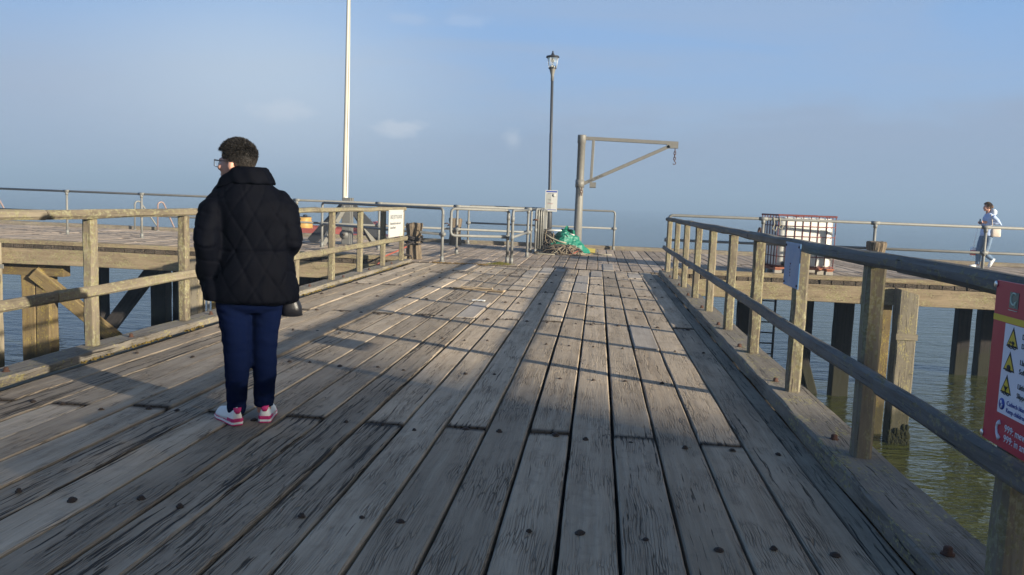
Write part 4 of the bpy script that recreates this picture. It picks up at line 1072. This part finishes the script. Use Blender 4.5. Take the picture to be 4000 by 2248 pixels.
    for sx_ in (-1,1):
        l=MB(); pts=[hp(sx_*.066,.093,.008),hp(sx_*.064,.095,-.023),hp(sx_*.030,.100,-.028),hp(sx_*.013,.100,-.02),hp(sx_*.013,.100,.007)]
        pts+= [p+mm@Vector((0,.0012,0)) for p in pts]
        l.add(pts,[(0,1,2,3,4),(9,8,7,6,5)]+[(i,(i+1)%5,5+(i+1)%5,5+i) for i in range(5)]); part(l,'lens',M['lens'],go)
    # handbag at her right hip
    h=thing('handbag','black leather handbag hanging at the right hip of the woman','handbag',t.location,R(23.4))
    mb=MB(); mb.loft([(.228,.11,.600,.038,.05),(.230,.11,.608,.062,.08),(.228,.11,.66,.058,.08),(.212,.12,.74,.040,.062),(.205,.12,.80,.030,.05)],24,pw=3.5); part(mb,'body',M['bag'],h)
    mb=MB(); mb.tube([(.205,.06,.79),(.20,.08,.92),(.19,.16,.97)],.008,6); mb.tube([(.205,.17,.79),(.20,.17,.92),(.19,.18,.97)],.008,6); part(mb,'strap',M['bag'],h)
    mb=MB(); mb.tube([(.245,.052,.640),(.245,.050,.655),(.270,.058,.662),(.272,.058,.645)],.0022,6); part(mb,'buckle',M['silver'],h)
    mb=MB(); mb.tube([(.246,.046,.632),(.275,.056,.638)],.006,6); part(mb,'tab',M['bag'],h)
woman()

def girl():
    # local frame: x runs backwards along her walk (world +X), facing -X
    t=thing('person','young woman in pale blue hoodie walking along right pier head','person',(10.40,23.64,0))
    hc=(.045,0,1.655); hr=R(90)
    b=MB(); head_parts(b,hc,hr,.98); mm=Matrix.Rotation(hr,3,'Z')
    b.loft([(.10,0,.90,.09,.14),(.09,0,1.1,.09,.13),(.10,0,1.35,.09,.15),(.10,0,1.46,.06,.09),(.08,0,1.52,.05,.05)],18)
    b.tube([(.14,-.17,1.40),(.29,-.19,1.22),(.10,-.14,1.245)],[.05,.045,.03],10); b.tube([(.12,.17,1.40),(.16,.2,1.15),(.0,.16,1.22)],[.05,.045,.03],10)
    hand(b,(.02,-.13,1.25),(-1,.25,.05),(0,.3,1),(0,1,0),1.05,.5); hand(b,(.02,.13,1.22),(-1,-.3,.1),(0,.3,1),(0,-1,0),1.05,.5)
    b.tube([(.06,.08,.9),(-.02,.08,.52),(-.04,.08,.06)],[.07,.05,.04],10); b.tube([(.12,-.08,.9),(.07,-.08,.50),(.24,-.08,.24)],[.07,.05,.04],10)
    remesh(b,'body',M['skin'],t,.0085,3)
    j=MB()
    j.loft([(.08,0,.875,.12,.17),(.08,0,.89,.135,.185),(.08,0,1.0,.13,.18),(.09,0,1.2,.125,.175),(.10,0,1.36,.12,.185),(.11,0,1.43,.10,.15),(.11,0,1.50,.07,.08)],26)
    j.tube([(.13,-.17,1.40),(.24,-.20,1.29),(.33,-.20,1.205),(.20,-.18,1.23),(.06,-.14,1.245)],[.07,.066,.06,.055,.045],14)
    j.tube([(.12,.17,1.40),(.2,.2,1.2),(.05,.17,1.22)],[.07,.06,.045],14)
    hd=remesh(j,'hoodie',M['hoodie'],t,.012,5,lambda p,n:p+n*(mn.noise(Vector(p)*9)*.008))
    h=MB(); h.loft([(.17,0,1.42,.06,.10),(.20,0,1.48,.09,.13),(.205,0,1.55,.085,.12),(.19,0,1.60,.06,.09)],20); part(h,'hood',M['hoodie_grey'],hd)
    g=MB(); g.loft([(.09,0,.93,.12,.16),(.09,0,.84,.125,.165),(.08,0,.78,.09,.13)],22)
    g.tube([(.05,.08,.86),(.0,.08,.66),(-.035,.08,.48),(-.035,.08,.28),(-.03,.08,.09)],[.098,.088,.072,.065,.058],14)
    g.tube([(.12,-.08,.86),(.10,-.08,.64),(.065,-.08,.44),(.13,-.08,.35),(.26,-.08,.25)],[.10,.09,.072,.065,.055],14)
    remesh(g,'jeans',M['jeans2'],t,.012,5,lambda p,n:p+n*(mn.noise(Vector(p)*14)*.006))
    shoe(t,(.02,.08,.002),R(90),1.05,M['shoe'],M['shoe'])
    shoe(t,(.33,-.08,.255),R(90),1.05,M['shoe'],M['shoe'],None,R(-62))
    def keep(p):
        if p.z<-.05: return False
        if p.y>.04 and p.z<.065: return False
        if p.y>.0 and p.z<.01: return False
        return True
    hb=hair_strands(hc,mm,1.04,1800,keep,lambda p:.022,lambda p:(.13*U(.6,1.2),.075,.045),.005)
    hb.ell((.16,0,1.66),(.045,.05,.05)); hb.t=[(.12,.07,.042,1) if i>=len(hb.t)-187 else q for i,q in enumerate(hb.t)]
    part(hb,'hair',M['hair'],t)
    p=thing('phone','small dark phone held in both hands of walking young woman','phone',(10.40,23.64,0))
    mb=MB(); mb.beam((-.11,-.03,1.25),(-.10,.05,1.26),.012,.14,bev=.004); part(mb,'body',M['dark_steel'],p)
    bg_=thing('shoulder_bag','beige shoulder bag behind the hip of the walking young woman','bag',(10.40,23.64,0))
    mb=MB(); mb.loft([(.25,-.16,.86,.10,.04),(.25,-.16,.88,.125,.055),(.25,-.16,1.05,.12,.05),(.25,-.16,1.09,.10,.03)],20,pw=4); part(mb,'body',M['tote'],bg_)
    mb=MB(); mb.tube([(.15,-.18,1.08),(.10,-.22,1.3),(.10,-.15,1.45),(.14,.0,1.47)],.012,6); part(mb,'strap',M['tote'],bg_)
    cb_=thing('carrier_bag','small red and white carrier bag held by walking young woman','bag',(10.40,23.64,0))
    mb=MB(); mb.loft([(-.15,.15,.32,.05,.05),(-.15,.15,.34,.062,.07),(-.15,.15,.54,.06,.06)],16,pw=5); part(mb,'body',M['carrier_white'],cb_)
    mb=MB(); mb.loft([(-.148,.15,.345,.065,.074),(-.148,.15,.47,.064,.072)],16,pw=5); part(mb,'red_print',M['carrier_red'],cb_)
    mb=MB(); mb.tube([(-.15,.15,.54),(-.11,.16,.9),(-.06,.14,1.20)],.006,6); part(mb,'handle',M['carrier_white'],cb_)
girl()
hm=bpy.data.materials.new('sea_haze'); hm.use_nodes=True; hn=hm.node_tree; hn.nodes.clear()
ho=hn.nodes.new('ShaderNodeOutputMaterial'); hv=hn.nodes.new('ShaderNodeVolumePrincipled'); hn.links.new(hv.outputs[0],ho.inputs['Volume'])
hv.inputs['Color'].default_value=HAZEC; hv.inputs['Density'].default_value=HAZED; hv.inputs['Anisotropy'].default_value=.0
mb=MB(); mb.add([(x,y,z) for z in (-4.1,22.) for x,y in ((-1400,-300),(1400,-300),(1400,1400),(-1400,1400))],[(3,2,1,0),(4,5,6,7),(0,1,5,4),(1,2,6,5),(2,3,7,6),(3,0,4,7)])
tag(mb.build('haze',hm),kind='stuff')
# ------------------------------------------------------------------ world, sun, camera
ELEV=13.4; sunv=Vector((sx*math.cos(R(ELEV)),sy*math.cos(R(ELEV)),math.sin(R(ELEV))))
W=bpy.data.worlds.new('World'); S.world=W; W.use_nodes=True
nt=W.node_tree; k=N(nt); bg=nt.nodes['Background']
sky=nt.nodes.new('ShaderNodeTexSky'); sky.sky_type='NISHITA'; sky.sun_disc=False
sky.sun_elevation=R(ELEV); sky.sun_rotation=math.atan2(sunv.x,sunv.y)
sky.air_density=1.0; sky.dust_density=1.2; sky.ozone_density=1.5; sky.altitude=0
dirv=k.n('ShaderNodeTexCoord').outputs['Generated']
sep=k.n('ShaderNodeSeparateXYZ',inp={0:dirv}); zz=sep.outputs[2]
# a hazy veil low over the sea and thin cloud bands
def blob(az,el,ra,re):
    """soft cloud centred on an azimuth / elevation"""
    a=k.n('ShaderNodeMath',operation='ARCTAN2',inp={0:sep.outputs[0],1:sep.outputs[1]}).outputs[0]
    e=k.math('ARCSINE',zz)
    da=k.math('DIVIDE',k.math('SUBTRACT',a,R(az)),R(ra)); de=k.math('DIVIDE',k.math('SUBTRACT',e,R(el)),R(re))
    return k.math('SUBTRACT',1.,k.math('SQRT',k.math('ADD',k.math('MULTIPLY',da,da),k.math('MULTIPLY',de,de))))
SKYS=.073
sd=k.n('ShaderNodeVectorMath',operation='DOT_PRODUCT',inp={0:dirv,1:tuple(sunv)}).outputs['Value']
sunside=k.ramp(k.math('ADD',k.math('MULTIPLY',sd,.5),.5),((.58,0.),(.88,1.)))
skc=k.mix(1.,sky.outputs[0],k.mix(sunside,(.76,1.02,1.34),(1.05,.92,.72)),'MULTIPLY')
veil=k.ramp(zz,((.0,1.),(.20,.95),(.32,.5),(.55,0.)))
HZ=k.ramp(zz,((.0,(.346,.506,.714)),(.05,(.402,.556,.778)),(.10,(.445,.611,.876)),(.15,(.402,.611,.962)),(.22,(.342,.583,1.))))
HZ=k.mix(1.,HZ,(4.68,4.68,4.68),'MULTIPLY')
c1=k.mix(veil,skc,k.mix(sunside,HZ,(4.2,3.7,3.1)))
pl=k.n('ShaderNodeVectorMath',operation='DIVIDE',inp={0:dirv,1:k.n('ShaderNodeCombineXYZ',inp={0:k.math('ADD',zz,.10),1:k.math('ADD',zz,.10),2:1.}).outputs[0]}).outputs[0]
cn=k.noise(k.map(pl,(.55,1.0,6.)),1.,6.,.58,.6)
band=k.math('MULTIPLY',k.ramp(cn,((.46,0.),(.66,1.))),k.ramp(zz,((.02,0.),(.08,.75),(.24,.75),(.34,0.))))
c1=k.mix(k.math('MULTIPLY',band,.62),c1,(2.35,2.85,3.75))
el_=k.math('ARCSINE',zz); az_=k.n('ShaderNodeMath',operation='ARCTAN2',inp={0:sep.outputs[0],1:sep.outputs[1]}).outputs[0]
edge=k.math('ADD',R(6.6),k.math('MULTIPLY',az_,.06))
bn=k.noise(k.map(dirv,(7.,7.,26.)),1.,6.,.6,.3)
bank=k.math('DIVIDE',k.math('ADD',k.math('SUBTRACT',edge,el_),k.math('MULTIPLY',k.math('SUBTRACT',bn,.5),R(7.))),R(2.6))
bank=k.math('MULTIPLY',k.ramp(bank,((.0,0.),(1.,1.)),'EASE'),.66)
c1=k.mix(bank,c1,(2.0,2.47,3.4))
lav=k.math('MULTIPLY',k.ramp(blob(-32.,3.5,30.,9.),((0.,0.),(.8,1.)),'EASE'),.7)
c1=k.mix(lav,c1,(2.5,2.95,3.85))
glow=k.math('MULTIPLY',k.ramp(blob(-22.,7.,17.,10.),((0.,0.),(1.,1.)),'EASE'),.58)
c1=k.mix(glow,c1,(3.75,4.4,5.1))
pn=k.noise(k.map(dirv,(30.,30.,46.)),1.,4.,.6)
for az,el,ra,re,f in ((-13.9,4.75,2.2,.85,.60),(-6.0,4.3,.9,.8,.4),(-21.5,5.4,2.6,1.0,.42),(-9.2,11.9,2.6,.6,.16),(-13.2,11.8,2.0,.5,.12)):
    pf=k.ramp(k.math('ADD',blob(az,el,ra,re),k.math('MULTIPLY',k.math('SUBTRACT',pn,.5),1.9)),((.15,0.),(.75,1.)))
    c1=k.mix(k.math('MULTIPLY',pf,f),c1,(4.2,4.5,5.0))
nt.links.new(c1,bg.inputs['Color']); bg.inputs['Strength'].default_value=SKYS

sl=bpy.data.lights.new('sun','SUN'); sl.energy=5.0; sl.angle=R(.8); sl.color=(1.,.90,.72)
so=bpy.data.objects.new('sun',sl); C.objects.link(so); so.rotation_euler=(-sunv).to_track_quat('-Z','Y').to_euler(); so.location=(20,-20,20)

cam=bpy.data.cameras.new('camera'); cam.sensor_width=36.; cam.sensor_fit='HORIZONTAL'; cam.lens=2079.1/2576*36; cam.clip_start=.05; cam.clip_end=6000
co=bpy.data.objects.new('camera',cam); C.objects.link(co)
Rw=((0.9939326059042365,0.04746198170485444,-0.09922366256625277),(0.10349164100249664,-0.09804759600437575,0.9897859107707954),(0.03724855920735573,-0.9940493092449745,-0.1023646209711409))
mt=Matrix(((Rw[0][0],-Rw[0][1],-Rw[0][2],0),(Rw[1][0],-Rw[1][1],-Rw[1][2],0),(Rw[2][0],-Rw[2][1],-Rw[2][2],1.30),(0,0,0,1)))
co.matrix_world=mt
S.camera=co
S.view_settings.view_transform='Standard'; S.view_settings.look='None'; S.view_settings.exposure=1.2; S.view_settings.gamma=1
S.render.engine='CYCLES'
S.cycles.max_bounces=6; S.cycles.diffuse_bounces=3; S.cycles.glossy_bounces=3; S.cycles.transmission_bounces=6
